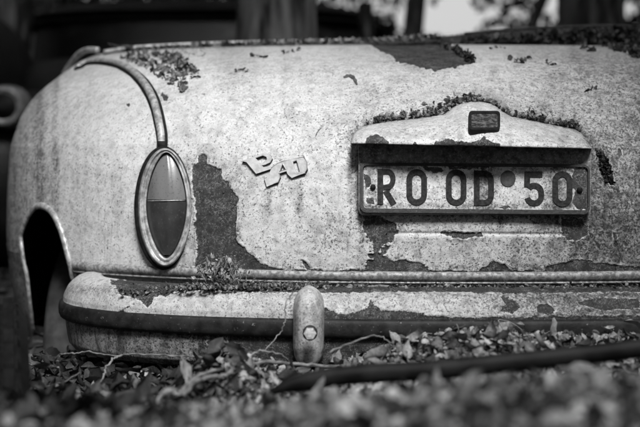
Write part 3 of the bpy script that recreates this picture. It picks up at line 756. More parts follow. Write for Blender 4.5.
# ------------------------------------------------------------------ litter and leaves
def leaf_tpl(nl=6, nw=3, curl=.3, fold=.25, twist=.3, w_=.5, seed=0):
    r_ = random.Random(seed); V = []
    for i in range(nl+1):
        u = i/nl; hw = w_*.5*(math.sin(math.pi*min(1, u*.97+.015))**.8)*(1.15-.5*u)
        for j in range(nw+1):
            v = -1+2*j/nw
            x = (u-.5); y = hw*v*(1+.12*math.sin(u*19+seed)); z = fold*hw*abs(v)**1.4 + curl*(u-.5)**2 - curl*.08 + .04*math.sin(9*u+seed+3*v)
            a = twist*(u-.5); y, z = y*math.cos(a)-z*math.sin(a), y*math.sin(a)+z*math.cos(a)
            V.append((x, y, z))
    return np.array(V), gridF(nl+1, nw+1)
def crumb_tpl(seed):                 # crumpled flake: bent irregular sheet
    r_ = np.random.default_rng(seed); n = 4; g_ = np.linspace(-.5, .5, n)
    X_, Y_ = np.meshgrid(g_, g_*.75); Z_ = .35*(X_**2)*r_.uniform(-2, 2) + .5*(Y_**2)*r_.uniform(-2, 2) + X_*Y_*r_.uniform(-1.5, 1.5)
    V = np.stack([X_, Y_, Z_], -1).reshape(-1, 3) + r_.uniform(-.09, .09, (n*n, 3))
    V[[0, n-1, n*n-n, n*n-1]] *= .6
    return V, gridF(n, n)
def lump_tpl(seed):                  # small seed / pellet
    r_ = np.random.default_rng(seed); V = []
    for i in range(5):
        a = math.pi*i/4
        for k in range(6):
            b = math.pi*k/3; V.append((.5*math.cos(a), .32*math.sin(a)*math.cos(b)*r_.uniform(.7, 1.2), .28*math.sin(a)*math.sin(b)*r_.uniform(.7, 1.2)))
    return np.array(V), gridF(5, 6, True)
def stem_tpl(seed):
    r_ = random.Random(seed); P = [Vector((-.5+i/5, .12*math.sin(i*1.1+seed), .08*math.cos(i*.9+seed*2))) for i in range(6)]
    V, F_ = tube_vf(P, .014, 4); return np.array([tuple(v) for v in V]), np.array([f for f in F_])
TL = [leaf_tpl(6, 4, c, f, t, w_, s) for c, f, t, w_, s in ((.5,.5,.6,.5,1),(1.1,.8,1.2,.55,2),(-.8,.6,-1,.45,3),(.2,.3,.4,.6,4),(1.6,1.0,1.6,.5,5))]
TCR = [crumb_tpl(s) for s in range(8)]
TLU = [lump_tpl(s) for s in range(3)]
TST = [stem_tpl(s) for s in range(4)]
def rotm(ax):                        # (n,3) euler -> (n,3,3)
    c, s = np.cos(ax), np.sin(ax); n = len(ax); Z0 = np.zeros(n); O = np.ones(n)
    Rx = np.stack([O,Z0,Z0, Z0,c[:,0],-s[:,0], Z0,s[:,0],c[:,0]], -1).reshape(-1,3,3)
    Ry = np.stack([c[:,1],Z0,s[:,1], Z0,O,Z0, -s[:,1],Z0,c[:,1]], -1).reshape(-1,3,3)
    Rz = np.stack([c[:,2],-s[:,2],Z0, s[:,2],c[:,2],Z0, Z0,Z0,O], -1).reshape(-1,3,3)
    return Rz @ Ry @ Rx
def scatter(name, P, size, tpls, mat, tilt=.5, label=None, cat=None, parent=None, smooth=False):
    P = np.asarray(P, float); n = len(P); size = np.broadcast_to(size, (n,)); which = rng.integers(0, len(tpls), n)
    Vs, Fs, base = [], [], 0
    for k, (tv, tf) in enumerate(tpls):
        idx = np.where(which == k)[0]
        if not len(idx): continue
        E = np.stack([rng.normal(0, tilt, len(idx)), rng.normal(0, tilt, len(idx)), rng.uniform(0, 2*math.pi, len(idx))], -1)
        Q = np.einsum('nij,vj->nvi', rotm(E), tv)*size[idx][:, None, None] + P[idx][:, None, :]
        Vs.append(Q.reshape(-1, 3)); m_ = len(tv)
        Fs.append((tf[None] + (np.arange(len(idx))*m_)[:, None, None] + base).reshape(-1, 4)); base += len(idx)*m_
    me = mesh_np(name, np.concatenate(Vs), np.concatenate(Fs), smooth)
    return tag(link(name, me, mat, parent), label, cat, kind='stuff')
def ground_pts(n, x0, x1, y0, y1, lift=.004, spread=.008):
    x = rng.uniform(x0, x1, n); y = rng.uniform(y0, y1, n); return np.stack([x, y, zt(x, y)+lift+np.abs(rng.normal(0, spread, n))], -1)
TST4 = [(v, np.array([f for f in tf if len(f) == 4])) for v, tf in [(stem_tpl(s)[0], tube_vf([Vector((i, 0, 0)) for i in range(6)], .1, 4)[1]) for s in range(4)]]
# fine crumbly litter in focus, leaf litter further out, all uncountable
p = ground_pts(15000, -.62, .75, -.80, -.08, .001, .005)
p = p[(p[:, 0] > -.24+.1*rng.random(len(p))) | (rng.random(len(p)) < .14)]
scatter('leaf_litter', p, (.005+.017*rng.random(len(p))**1.6), TCR+TLU, MAT['litter'], 1.0, 'fine crumbled pale leaf litter in front of the bumper')
p = ground_pts(420, -.7, .9, -1.5, -.6, .006, .006)
scatter('leaf_litter', p, rng.uniform(.022, .042, len(p)), TL, MAT['litter'], .5, 'larger curled leaves lying on the nearest litter', smooth=True)
p = ground_pts(520, -.4, .8, -.75, -.10, .006, .008)
scatter('leaf_litter', p, (.016+.032*rng.random(len(p))**1.4), TL, MAT['litter'], .55, 'curled dry leaves littering the ground by the bumper', smooth=True)
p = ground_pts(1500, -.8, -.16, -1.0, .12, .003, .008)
scatter('leaf_litter', p, (.022+.04*rng.random(len(p))**1.5), TL, MAT['litter_dark'], .6, 'dark leaves below the left end of the bumper', smooth=True)
p = ground_pts(7500, -.7, .9, -1.6, -.70, .002, .006)
scatter('leaf_litter', p, (.006+.02*rng.random(len(p))**1.8), TL+TCR+TCR, MAT['litter_pale'], .8, 'blurred leaf litter heaped nearest to the viewer', smooth=True)
p = ground_pts(260, -.7, .9, -.75, -.1, .004, .006)
scatter('dry_stems', p, rng.uniform(.02, .07, len(p)), TST4, MAT['twig'], .2, 'short dry stems mixed into the leaf litter')
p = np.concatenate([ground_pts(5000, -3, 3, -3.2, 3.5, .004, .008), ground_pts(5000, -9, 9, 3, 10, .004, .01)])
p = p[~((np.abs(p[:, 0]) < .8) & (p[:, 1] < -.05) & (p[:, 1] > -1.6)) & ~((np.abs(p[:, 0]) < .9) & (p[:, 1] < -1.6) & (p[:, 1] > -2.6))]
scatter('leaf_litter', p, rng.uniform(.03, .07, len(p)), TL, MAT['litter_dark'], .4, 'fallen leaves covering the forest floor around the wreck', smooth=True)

# debris caught on the bodywork
def in_poly_pts(poly, n):
    xs = [a for a, b in poly]; ys = [b for a, b in poly]; out = []
    while len(out) < n:
        a, b = rnd.uniform(min(xs), max(xs)), rnd.uniform(min(ys), max(ys))
        if pinpoly(a, b, poly): out.append((a, b))
    return out
def on_body(pts, lift=.003, sp=.003):
    out = []
    for a, b in pts:
        p, n_ = hit(a, b)
        if p is not None: out.append(p + n_*(lift+abs(rnd.gauss(0, sp))))
    return out
q = in_poly_pts([(122,60),(132,54),(172,52),(186,58),(200,72),(197,82),(186,80),(190,92),(180,93),(172,84),(160,82),(150,72),(136,66)], 330)
q += in_poly_pts([(150,54),(180,56),(196,70),(188,76)], 200); ob = on_body(q, .002, .002)
scatter('leaf_debris', ob, .004+.018*rng.random(len(ob))**2, TCR+TCR+TL, MAT['debris'], .9, 'mouldering leaf crumbs in the corner of the boot lid beside the wing bead')
q = [(rnd.uniform(150, 205), rnd.uniform(44, 60)) for _ in range(60)]
scatter('dry_stems', on_body(q), .022, TST4, MAT['twig_d'], .5, 'thin dark stalks on the corner of the boot lid')
q = []
for _ in range(1700):
    c_ = rnd.choice([rnd.uniform(366, 462), rnd.uniform(366, 462), rnd.uniform(496, 580), rnd.uniform(496, 580), rnd.uniform(456, 500)])
    cl_ = float(fbm(np.array(c_/9.0), np.array(3.3), 88))
    if cl_ < .46 and rnd.random() < .85: continue
    th = (7 if 400 < c_ < 458 or 500 < c_ < 535 else 3)*(.3+1.6*max(0, cl_-.3))
    q.append((c_, float(np.interp(c_, tx_, ty_)) - abs(rnd.gauss(0, .75))*th + .8))
ob = on_body(q, .004, .004)
scatter('leaf_debris', ob, .0025+.011*rng.random(len(ob))**2, TCR+TLU+TL[:2], MAT['debris'], 1.0, 'crumbs and moss lodged along the top of the plate lamp housing')
q = in_poly_pts([(430,43),(470,38),(560,31),(642,28),(642,62),(622,54),(600,48),(560,44),(500,43)], 650)
hp = []
for a, b in q:
    p_, n_ = hit(a, b)
    hp.append(p_ + Vector((0, 0, .006)) if p_ is not None and p_.y < .80 else at(a, b, .74+.05*rnd.random()))
scatter('leaf_debris', hp, rng.uniform(.010, .026, len(hp)), TCR+TL, MAT['litter_dark'], 1.0, 'dark band of rotting leaves along the rear edge of the boot lid')
q = [(rnd.uniform(125, 440), 0) for _ in range(330)]; hp = []
for a, _ in q:
    b = float(np.interp(a, [104,165,220,300,380,430], [52,46,43.5,40.5,38,36])) + abs(rnd.gauss(0, 1.6))
    hp.append(at(a, b, .76))
scatter('leaf_debris', hp, rng.uniform(.006, .020, len(hp)), TCR+TLU+TL[:2], MAT['debris'], .9, 'scattered crumbs along the far edge of the boot lid')
q = [(a, b) for a, b in in_poly_pts([(424,42),(432,40),(450,46),(464,51),(477,62),(472,66),(462,58),(446,50)], 130)]
ob = on_body(q, .003, .003); scatter('leaf_debris', ob, rng.uniform(.005, .015, len(ob)), TCR, MAT['litter_dark'], .9, 'dark crumbs along the edge of the bare patch on top of the lid')
q = in_poly_pts([(594,149),(600,150),(607,160),(614,184),(606,184),(598,166)], 120)
ob = on_body(q, .002, .002); scatter('leaf_debris', ob, rng.uniform(.004, .011, len(ob)), TCR, MAT['litter_dark'], 1.0, 'dark moss to the right of the plate')
# crevice between the moulding and the bumper
hp = []
for _ in range(3000):
    a = rnd.choice([rnd.uniform(178, 330), rnd.uniform(120, 645), rnd.uniform(120, 645)]); y_ = rnd.uniform(-.105, -.012)
    if a < 200: y_ += .05*(200-a)/80
    hp.append(Vector((at(a, 290, y_).x, y_, (.1655 if y_ < -.06 else .152 + .004*rnd.random()) - .002 + abs(rnd.gauss(0, .0026)) + (.003 if 190 < a < 330 else 0))))
scatter('leaf_debris', hp, rng.uniform(.003, .011, len(hp)), TCR+TLU, MAT['debris'], 1.0, 'leaf crumbs packed in the gap between moulding and bumper')
hp2 = [h + Vector((0, 0, .003)) for h in hp[::7]]
scatter('dry_stems', hp2[::2], rng.uniform(.015, .045, len(hp2[::2])), TST4, MAT['twig_d'], .3, 'thin stems lying in the gap above the bumper')
# tiny flecks all over the lid
q = [(rnd.uniform(80, 640), rnd.uniform(60, 268)) for _ in range(260)]
q = [t for t in q if not (345 < t[0] < 600 and 98 < t[1] < 216) and not (130 < t[0] < 196 and t[1] > 140)]
ob = on_body(q, .0005, .0006); scatter('leaf_debris', ob, rng.uniform(.0015, .0045, len(ob)), TCR, MAT['litter_dark'], .4, 'tiny dark flecks stuck to the paint')

# withered sprig hanging over the moulding
sg = empty('withered_sprig', at(222, 284, -.03), 'withered pale tangle of stalks hanging over the moulding right of the tail lamp', 'sprig')
for k in range(48):
    a0 = rnd.uniform(206, 240); P = [at(a0, 288+rnd.uniform(-3, 3), -.035)]
    a1 = a0+rnd.uniform(-14, 14); h_ = rnd.uniform(256, 274)
    P += [at(a0+(a1-a0)*.4, (288+h_)/2, -.035-rnd.uniform(0, .03)), at(a1, h_, -.03-rnd.uniform(0, .02)), at(a1+rnd.uniform(-14, 16), h_+rnd.uniform(4, 16), -.035-rnd.uniform(0, .02))]
    tube('stalk', smooth_path(P, 5), rnd.uniform(.0005, .0011), MAT['twig'], sg, seg=5)
for k in range(110):
    a, b = rnd.gauss(222, 12), rnd.gauss(270, 6); c = at(a, b, -.035-rnd.uniform(0, .03)); tv, tf = rnd.choice(TCR+TL[:3])
    E = rotm(rng.normal(0, 1.2, (1, 3)))[0]; v = (tv @ E.T)*rnd.uniform(.004, .011) + np.array(c)
    link('leaf_scrap', mesh('leaf_scrap', v, tf), MAT['leaf_l'] if k % 2 else MAT['leaf'], sg)

# countable bits lying on the lid
bits = [('catkin', 'curved dark catkin in the middle of the boot lid', [(344,79),(349,77.5),(354,80),(357,86)], .0030),
 ('twig_fragment', 'tiny forked twig fragment left of the plate lamp housing', [(315,139),(317,134),(320,130),(322,128)], .0013),
 ('bark_flake', 'dark flake of bark alone high on the left of the boot lid', [(236,73),(242,71.5),(248,73)], .0032),
 ('bark_flake', 'longer dark flake of bark near the far edge of the lid, left of centre', [(283,55),(291,53.5),(301,51)], .0030),
 ('bark_flake', 'dark flake of bark left of the longer one near the lid edge', [(252,57.5),(259,58),(267,59)], .0032),
 ('bark_flake', 'ragged dark flake right of the bare patch on the lid', [(510,61),(519,64),(523,63),(529,60)], .0045),
 ('bark_flake', 'small dark flake between the ragged flake and the right edge', [(547,64),(551,66),(555,65)], .0028),
 ('bark_flake', 'short black splinter on the grimy right side of the lid', [(586,92),(590,91),(597,89)], .0028),
 ('bark_flake', 'dark lump just below the band of rotting leaves at right', [(582,50),(587,51),(593,53)], .0045),
 ('bark_flake', 'thin sliver of bark below the lid edge at right of centre', [(491,50),(499,49),(506,50.5)], .0028)]
for nm, lb, pts, r_ in bits:
    r_ *= 1.35; P = smooth_path([hitd(a, b, r_*.8)[0] for a, b in pts], 5); n = len(P)
    rr = [r_*(.45+.55*math.sin(math.pi*(i+.6)/n))*rnd.uniform(.75, 1.15) for i in range(n)]
    if nm == 'bark_flake':
        V, F_ = [], []
        for q_ in range(0, n, 3):
            tv, tf = rnd.choice(TCR+TL); E = rotm(np.array([[rnd.gauss(0, .5), rnd.gauss(0, .5), rnd.uniform(0, 6)]]))[0]
            F_ += [tuple(int(i)+len(V) for i in f) for f in tf]; V += [tuple(v) for v in (tv @ E.T)*r_*rnd.uniform(2.2, 3.8) + np.array(P[q_]) + np.array([0, -.001, .001])]
        o = link(nm, mesh(nm, V, F_), MAT['leaf_d'], None)
    else: o = tube(nm, P, rr, MAT['twig_d'], None, seg=7, flat=.7, wob=.35)
    tag(o, lb, nm.split('_')[-1] if nm != 'catkin' else 'catkin')

# twigs
def twig(label, pts, r0, r1, mat=MAT['twig'], side=()):
    P = [at(a, b, y_) for a, b, y_ in pts]; c = P[0]
    SPt = smooth_path(P, 6); n = len(SPt)
    SPt = [p + Vector((rnd.gauss(0, .0009), 0, rnd.gauss(0, .0009))) for p in SPt]
    o = tube('twig', SPt, [r0+(r1-r0)*i/(n-1) for i in range(n)], mat, None, seg=7, wob=.15)
    tag(o, label, 'twig')
    for s_ in side:
        q = smooth_path([at(a, b, y_) for a, b, y_ in s_], 5); tube('side_shoot', q, [r1*1.0*(1-.5*i/len(q)) for i in range(len(q))], mat, o, seg=5)
twig('long pale bent twig lying across the litter up to the overrider', [(182,398,-.56),(196,381,-.50),(215,377,-.46),(228,374,-.43),(243,364.5,-.36),(270,362,-.32),(302,364.5,-.30),(330,366,-.29),(345,366.5,-.28)], .0038, .0026)
twig('thin arching twig left of the overrider, above the long pale one', [(196,379,-.40),(215,374,-.37),(234,363,-.33),(252,354,-.30),(262,351,-.29),(278,353.6,-.28),(289,360,-.27)], .0026, .0014)
twig('thin dark twig running along the lower lip of the bumper', [(60,354.5,-.06),(75,353.5,-.09),(90,352,-.12),(113,355.7,-.16),(138,354,-.19),(179,355.7,-.22),(212,358.5,-.24)], .0018, .0014, MAT['twig'],)
twig('twig drooping from the bumper lip towards the dark leaves', [(121,355.5,-.172),(114,359,-.18),(107,366,-.20),(104,374,-.22),(100,383,-.25),(86,399,-.30),(62,411,-.34)], .0022, .0014, MAT['twig'])
twig('short straight stick left of the bent twig in the litter', [(177,396,-.52),(188,385,-.49),(198,376,-.46),(221,369,-.42)], .0035, .0026)
twig('curled tendril hanging down left of the overrider', [(292,293,-.19),(286,303,-.205),(285,316,-.215),(284,325,-.22),(278,336,-.225),(265,350,-.25)], .0014, .0009)
twig('dark thin twig on the litter right of the overrider', [(330,352,-.32),(350,343,-.30),(371,336,-.28),(383,338,-.28),(392,345,-.30)], .0020, .0010, MAT['twig'])
twig('pale stalk lying across the litter right of the heart-shaped leaf', [(492,332,-.27),(505,335,-.27),(520,336,-.26),(534,334,-.25)], .0024, .0016)
twig('upright thin stalk in front of the bumper right of the overrider', [(456,352,-.32),(457,340,-.30),(458,325,-.29)], .0010, .0007)
twig('flat pale stick lying on the bumper right of the overrider', [(348,286,-.06),(380,286.5,-.07),(410,288.5,-.08),(440,294,-.10)], .0034, .0028)
twig('dark bent stalk beside the lower left leaves', [(30,400,-.30),(45,388,-.30),(62,383,-.30),(80,372,-.28)], .0022, .0012, MAT['twig_d'])

# single leaves one can pick out
def leaf(label, px, py, y_, size, rot, mat, k=0, wd=.6, curl=.3, fold=.3, cat='leaf'):
    tv, tf = leaf_tpl(12, 6, curl, fold, .5, wd, k); E = np.array(Matrix.Rotation(R(rot[2]), 3, 'Z') @ Matrix.Rotation(R(rot[1]), 3, 'Y') @ Matrix.Rotation(R(rot[0]), 3, 'X'))
    c = np.array(at(px, py, y_)); v = (tv @ E.T)*size + c
    o = tag(link('fallen_leaf', mesh('fallen_leaf', v, tf), mat), label, 'leaf')
    rib = [Vector(tuple((np.array([u-.5, 0, curl*(u-.5)**2-curl*.08+.012+.04*math.sin(9*u+k)]) @ E.T)*size + c)) for u in np.linspace(-.12, .98, 9)]
    tube('midrib', rib, [.0011*(1-.08*i) for i in range(9)], mat, o, seg=5)
leaf('broad veined leaf propped up in the litter right of centre', 453, 337, -.30, .050, (-35, -10, 5), MAT['leaf'], 1)
leaf('darker leaf leaning below the broad veined leaf', 438, 347, -.34, .046, (-50, 25, 60), MAT['leaf'], 2)
leaf('pale heart-shaped leaf on the litter under the bumper strip', 490, 336, -.28, .044, (-25, 12, 160), MAT['leaf_l'], 3, .8)
leaf('pale flat leaf just below the heart-shaped one', 499, 347, -.33, .052, (-12, -8, -20), MAT['leaf_l'], 4, .6)
leaf('small upright curled leaf right of the heart-shaped one', 503, 330, -.26, .030, (70, 60, 10), MAT['leaf_l'], 5)
leaf('large blurred leaf lying below the black iron bar', 583, 371, -.78, .052, (8, 4, 10), MAT['leaf'], 6, .75)
leaf('upright pointed leaf left of the short straight stick', 186, 371, -.42, .040, (80, 70, 20), MAT['leaf_l'], 7, .45)
leaf('twisted pale leaf standing under the bent twig', 262, 380, -.42, .042, (60, 60, 40), MAT['leaf_l'], 8, .4)
leaf('dark broad leaf between bent twig and iron bar', 291, 377, -.44, .040, (-60, 0, 10), MAT['leaf_d'], 9, .7)
leaf('dark leaf standing behind the bent twig', 245, 374, -.38, .048, (-65, 10, -20), MAT['leaf_d'], 10, .8)
leaf('grey leaf at the lower left below the bumper end', 45, 367, -.20, .046, (-30, 10, 15), MAT['leaf'], 11, .6)
leaf('folded leaf pointing down in the dark left litter', 141, 411, -.52, .044, (-40, 30, 60), MAT['leaf'], 12, .5)
leaf('round dull leaf in the dark litter at left', 103, 399, -.45, .040, (-30, -20, 100), MAT['leaf'], 13, .9)
leaf('curled leaf above the thin arching twig', 224, 346, -.30, .036, (-50, 10, 10), MAT['leaf'], 14, .6)
leaf('dark leaf tucked behind the bumper twig left of the arching twig', 236, 350, -.28, .036, (-60, -20, 50), MAT['leaf_d'], 15, .7)
leaf('narrow leaf among dark leaves below the bumper end', 66, 380, -.28, .042, (-45, 30, -40), MAT['leaf_d'], 16, .45)
leaf('flat dark leaf on top of the corner of the boot lid', 122, 46.5, .74, .055, (20, 4, 15), MAT['leaf_d'], 17, .35)

# ------------------------------------------------------------------ black iron bar across the foreground
bp2 = [(268,394,-.62),(284,386,-.62),(304,381,-.62),(338,375,-.62),(380,371.5,-.62),(430,369,-.62),(506,361.5,-.62),(575,354.5,-.62),(660,345,-.62),(760,336,-.62)]
P = smooth_path([at(*q) for q in bp2], 5); V = []
for i, p in enumerate(P):
    k = min(1, .25 + i/14)
    for dy, dz in ((-.004,.0088),(.002,.0098),(.010,.0090),(.012,.0),(.010,-.012),(-.002,-.014),(-.006,-.006)): V.append(p + Vector((0, dy*1.2, dz*k)))
F_ = [tuple(f) for f in gridF(len(P), 7, True)] + [tuple(range(6, -1, -1)), tuple(range((len(P)-1)*7, len(P)*7))]
tag(link('iron_bar', mesh('iron_bar', V, F_), MAT['bar']), 'long black iron bar lying slanted across the litter in front of the bumper', 'iron bar')

# ------------------------------------------------------------------ old tyre at lower left
ty = empty('old_tyre', (at(-16, 380, -.35).x, -.35, -.02), 'black ribbed tyre standing half buried at the lower left', 'tyre')
TCn = Vector(ty.location) + Vector((0, 0, -.125))
tw = .066
prof = [(.21,-tw*.8),(.25,-tw),(.29,-tw*.98),(.312,-tw*.8)]
for k in range(5):
    a = -tw*.74 + k*tw*.37*.8; b = a + tw*.22; prof += [(.322, a), (.322, b), (.313, b+.001), (.313, a+tw*.29)]
prof += [(.312, tw*.8), (.29, tw*.98), (.25, tw), (.21, tw*.8)]
V, F_ = lathe_x(TCn, prof, 120)
for i in range(4, len(prof)-4):
    for k in range(120):
        if k % 3 == 0:
            v = Vector(V[i*120+k]); d_ = Vector((0, v.y-TCn.y, v.z-TCn.z)); V[i*120+k] = tuple(v - d_.normalized()*.008)
V = [tuple(TCn + Matrix.Rotation(R(14.5), 3, 'Z') @ (Vector(v)-TCn)) for v in V]
link('tyre_casing', mesh('tread_and_walls', V, F_, False), MAT['tyre'], ty)

# ------------------------------------------------------------------ dark wreck behind, and the one with the headlamp at the far left
def wreck(label, cx_, y_, wid, ztop, zb, length, lampside=None):
    e = empty('car_wreck', (cx_, y_+length/2, 0), label, 'car wreck')
    def shell(name, z0, z1, w0, w1, l0, l1, mat, yc, n=3.4, dome=.35, rows=12):
        V = []; seg = 64
        for i in range(rows):
            s = i/(rows-1); k = 1-(max(0, (s-(1-dome))/dome)**2.2)*.35 if dome else 1
            W = (w0+(w1-w0)*s)*k; L_ = (l0+(l1-l0)*s)*k; z = z0+(z1-z0)*(s if s < 1-dome else (1-dome)+dome*math.sin(((s-1+dome)/dome)*math.pi/2))
            for j in range(seg):
                a = 2*math.pi*j/seg; c_, s_ = math.cos(a), math.sin(a)
                V.append((cx_ + W*abs(c_)**(2/n)*(1 if c_ > 0 else -1), yc + L_*abs(s_)**(2/n)*(1 if s_ > 0 else -1), z))
        F_ = [tuple(f) for f in gridF(rows, seg, True)] + [tuple(range((rows-1)*seg, rows*seg))]
        return link(name, mesh(name, V, F_), mat, e)
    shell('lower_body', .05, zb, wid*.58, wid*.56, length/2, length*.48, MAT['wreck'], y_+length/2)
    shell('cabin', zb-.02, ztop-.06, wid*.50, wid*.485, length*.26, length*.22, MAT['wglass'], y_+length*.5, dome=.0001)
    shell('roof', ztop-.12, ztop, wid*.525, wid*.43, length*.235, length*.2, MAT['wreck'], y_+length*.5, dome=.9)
    for sx in (-1, 1):
        for sy in (-1, 1):
            tube('pillar', [Vector((cx_+sx*wid*.46, y_+length*(.5+sy*.24), zb-.03)), Vector((cx_+sx*wid*.45, y_+length*(.5+sy*.215), ztop-.05))], .035, MAT['wreck'], e)
    shell('drip_rail', ztop-.082, ztop-.070, wid*.512, wid*.512, length*.242, length*.242, MAT['wreck_edge'], y_+length*.5, dome=.0001, rows=2)
    return e
a0 = at(36, 30, 3.9).x; a1 = at(378, 30, 3.9).x
wreck('dark car wreck with a curved roof standing behind the tree', (a0+a1)/2, 2.35, (a1-a0)/1.0, at(200, 7, 3.9).z, .80, 3.6)
w2 = empty('car_wreck', (at(-60, 100, 3).x, 2.6, 0), 'wreck at the far left edge, its round headlamp showing beside the pale wing', 'car wreck')
def blob(name, c, rx, ry, rz, mat, parent, n=2.8):
    V = []; 
    for i in range(19):
        a = math.pi*(i/18-.5)
        for j in range(40):
            b = 2*math.pi*j/40; f = lambda v, e: abs(v)**e*(1 if v > 0 else -1)
            V.append((c[0]+rx*f(math.cos(a), 2/n)*f(math.cos(b), 2/n), c[1]+ry*f(math.cos(a), 2/n)*f(math.sin(b), 2/n), c[2]+rz*f(math.sin(a), 2/n)))
    return link(name, mesh(name, V, gridF(19, 40, True)), mat, parent)
hl = at(1, 106, 1.9)
blob('front_wing', (hl.x-.06, 2.75, .28), .22, .80, .36, MAT['wreck'], w2)
blob('bonnet', (hl.x-.7, 2.9, .32), .62, .85, .38, MAT['wreck'], w2)
blob('side_body', (-1.75, 1.6, .40), .62, 1.9, .62, MAT['wreck'], w2, 4)  # wreck side brought close so it also blocks light from the left
blob('cabin', (-1.75, 1.9, 1.05), .50, .95, .40, MAT['wreck'], w2, 4)
hd = link('headlamp', mesh('headlamp', *lathe_y((hl.x, 1.93, hl.z), [(.075,.10),(.072,.02),(.066,-.006),(.056,-.012),(.048,-.004)], 40)), MAT['alu'], w2)
link('headlamp_glass', mesh('headlamp_glass', *lathe_y((hl.x, 1.93, hl.z), [(.048,-.003),(.03,-.008),(.01,-.010)], 40)), MAT['wglass'], w2)

# ------------------------------------------------------------------ trees and undergrowth
def crown_mesh(seed, n=3200, rad=(1.6, 1.6, 1.3)):
    r_ = np.random.default_rng(seed); cl = r_.normal(0, .5, (26, 3)); V = []
    idx = r_.integers(0, 26, n); P = (cl[idx] + r_.normal(0, .17, (n, 3)))*np.array(rad)
    tv = np.array([(-.5,0,0),(-.1,.28,.03),(.5,0,-.04),(-.1,-.28,.03)]); E = rotm(r_.uniform(-1.2, 1.2, (n, 3))+np.array([0,0,1])*r_.uniform(0, 6, (n, 1)))
    Q = np.einsum('nij,vj->nvi', E, tv)*r_.uniform(.09, .17, n)[:, None, None] + P[:, None]
    return mesh_np('crown', Q.reshape(-1, 3), np.arange(n*4).reshape(-1, 4), False), cl*np.array(rad)
crowns = [crown_mesh(s) for s in (1, 2, 3)]
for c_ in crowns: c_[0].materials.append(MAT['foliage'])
def tree(label, x, y, r_, h, lean=(0, 0), k=0, crown=True):
    e = empty('tree', (x, y, 0), label, 'tree', 'trees behind and around the wreck')
    V = []; seg = 40; rows = 40
    for i in range(rows):
        s = i/(rows-1); z = -.05+h*s; R_ = r_*(1-.5*s)*(1+.35*math.exp(-s*14))
        for j in range(seg):
            a = 2*math.pi*j/seg; n_ = float(vnoise(np.array(a*7+k*11), np.array(z*1.6), 5+k)) + .5*float(vnoise(np.array(a*17+k), np.array(z*4), 9))
            V.append((x+lean[0]*s+R_*(1+.13*(n_-.7))*math.cos(a), y+lean[1]*s+R_*(1+.13*(n_-.7))*math.sin(a), z))
    link('trunk', mesh('trunk', V, gridF(rows, seg, True)), MAT['bark'], e)
    if crown:
        top = Vector((x+lean[0], y+lean[1], h)); cm, cl = crowns[k % 3]
        cr = bpy.data.objects.new('crown', cm); COL.objects.link(cr); cr.parent = e
        cr.location = top - Vector(e.location) + Vector((0, 0, .5)); sc_ = rnd.uniform(.9, 1.25); cr.scale = (sc_, sc_, sc_); cr.rotation_euler = (0, 0, k*1.3)
        for q in range(6):
            tgt = top + Vector((0, 0, .5)) + Vector(cl[q*3])*.8; st = Vector((x+lean[0]*.8, y+lean[1]*.8, h*.8+q*.05*h/2))
            tube('limb', smooth_path([st, (st+tgt)/2+Vector((0, 0, -.1)), tgt], 4), [r_*.28*(1-.08*i) for i in range(9)], MAT['bark'], e, seg=7)
xt = at(268, 20, 1.95).x
tree('thick grey trunk standing directly behind the boot lid', xt, 2.05, .150, 4.2, (.1, .3), 0)
tree('slim leaning trunk right of the dark wreck behind', at(392, 10, 4.4).x, 4.4, .06, 4.6, (.5, .4), 1)
tree('dark trunk behind the right end of the boot lid', at(600, 10, 3.4).x, 3.4, .17, 4.8, (-.1, .4), 2)
tree('slender trunk leaning across the bright gap beyond the lid', at(490, 10, 5.6).x-.25, 5.6, .05, 4.5, (1.9, .3), 3)
tree('dark trunk at the far left behind the headlamp wreck', at(12, 20, 6.0).x, 6.0, .22, 5.0, (.2, .2), 4)
tree('distant trunk between the wreck roof and the thick tree', at(190, 5, 7.0).x, 7.0, .2, 5.2, (-.3, 0), 5)
tree('tree standing to the right of the car', 2.9, .9, .16, 3.8, (-.5, -.3), 6)
tree('tree standing to the left of the car beyond the tyre', -3.0, .7, .18, 4.0, (.3, .1), 7)
tree('added unseen tree at the right front, its crown shading the car', 2.6, -1.9, .14, 3.6, (.2, -.3), 2)  # unseen tree added so its crown shades the right side
tree('second tree to the right, further back along the car', 3.0, 3.2, .2, 4.2, (0, .2), 8)
# thicket closing the view, with gaps where the sky shows
def thicket(label, n, x0, x1, y0, y1, z1, gaps, size=(.07, .15), mat='foliage'):
    x = rng.uniform(x0, x1, n); y = rng.uniform(y0, y1, n); z = rng.uniform(0, 1, n)**.9*z1
    keep = fbm(x*.9+30, z*.9+30, int(x0*7+50)) + .25*rng.random(n) > .36
    for gx_, gz_, rx, rz, pk in gaps:
        k = y0/4.5 if False else 1
        d = ((x-gx_*(y+D))/(rx*(y+D)))**2 + ((z-H-gz_*(y+D))/(rz*(y+D)))**2
        keep &= ~((d < 1) & (rng.random(n) < pk))
    P = np.stack([x, y, z], -1)[keep]
    tv = np.array([(-.5,0,0),(-.1,.3,.05),(.5,0,-.05),(-.1,-.3,.05)]); E = rotm(rng.uniform(-1.4, 1.4, (len(P), 3)) + np.array([0,0,3]))
    Q = np.einsum('nij,vj->nvi', E, tv)*rng.uniform(*size, len(P))[:, None, None] + P[:, None]
    me = mesh_np('undergrowth', Q.reshape(-1, 3), np.arange(len(P)*4).reshape(-1, 4), False)
    tag(link('undergrowth', me, MAT[mat]), label, kind='stuff')
def gp(px, py, rx, ry, pk): return ((px-320)/FPX, (150-py)/FPX, rx/FPX, ry/FPX, pk)
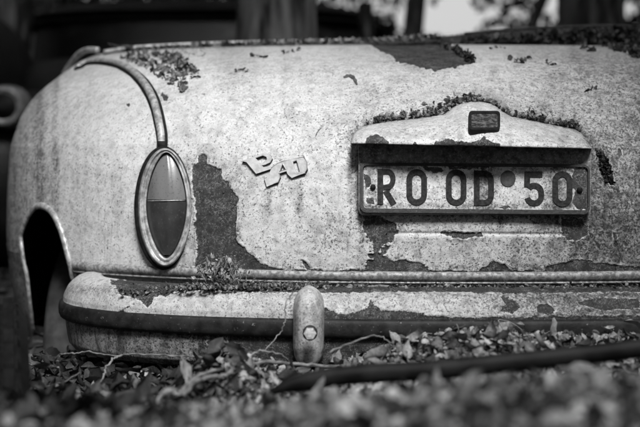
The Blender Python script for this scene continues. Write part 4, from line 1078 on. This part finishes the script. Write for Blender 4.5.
GAPS = [gp(452,22,32,18,.97), gp(445,14,48,24,.6), gp(510,4,70,26,.45), gp(552,-4,22,14,.95), gp(400,0,30,30,.5), gp(315,-4,12,8,.9), gp(160,0,7,4,.9), gp(615,15,12,12,.6)]
thicket('dark leafy thicket closing the view behind the wrecks', 46000, -6, 6.5, 5.4, 8.5, 4.2, GAPS, mat='far_foliage')
# unseen leaf canopy added to cut sky light, its hole shaping a sun pool
def canopy(label, n, zlo, zhi, ext, hr):
    x = rng.uniform(-ext, ext, n); y = rng.uniform(-ext, ext, n); z = rng.uniform(zlo, zhi, n)
    t = (z-.35)/sd.z; cx_, cy_ = -.10 + sd.x*t, 0.0 + sd.y*t
    d = np.hypot(x-cx_, (y-cy_)*np.where(y < cy_, .78, .85)); keep = d > hr + (fbm(x*2+40, y*2+40, 71)-.5)*.7
    keep &= (y < 4.6)
    P = np.stack([x, y, z], -1)[keep]; tv = np.array([(-.5,0,0),(-.1,.3,.05),(.5,0,-.05),(-.1,-.3,.05)])
    E = rotm(rng.uniform(-.7, .7, (len(P), 3)) + np.array([0,0,1])*rng.uniform(0, 6, (len(P), 1)))
    Q = np.einsum('nij,vj->nvi', E, tv)*rng.uniform(.24, .42, len(P))[:, None, None] + P[:, None]
    tag(link('sky_blocking_canopy', mesh_np('sky_blocking_canopy', Q.reshape(-1, 3), np.arange(len(P)*4).reshape(-1, 4), False), MAT['foliage']), label, kind='stuff')
canopy('added unseen leaf canopy blocking sky light, open towards the sun', 17000, 4.0, 5.6, 7.5, .93)
thicket('added unseen leaves behind the viewer, blocking sky light', 9000, -7, 7, -7.5, -5.2, 4.6, [], (.2, .38))  # unseen leaf wall added to cut the sky fill
thicket('second belt of dark leaves behind the left half of the view', 30000, -7, -.1, 8.6, 10.5, 4.2, [])
thicket('added unseen leaves to the right of the car, blocking side light', 14000, 2.6, 4.6, -1.2, 5.0, 2.6, [])  # unseen leaves added to darken the car from the right
thicket('added unseen leaves to the left of the car, blocking side light', 14000, -4.6, -2.4, -1.0, 5.0, 2.8, [])  # unseen leaves added to darken the car's left side
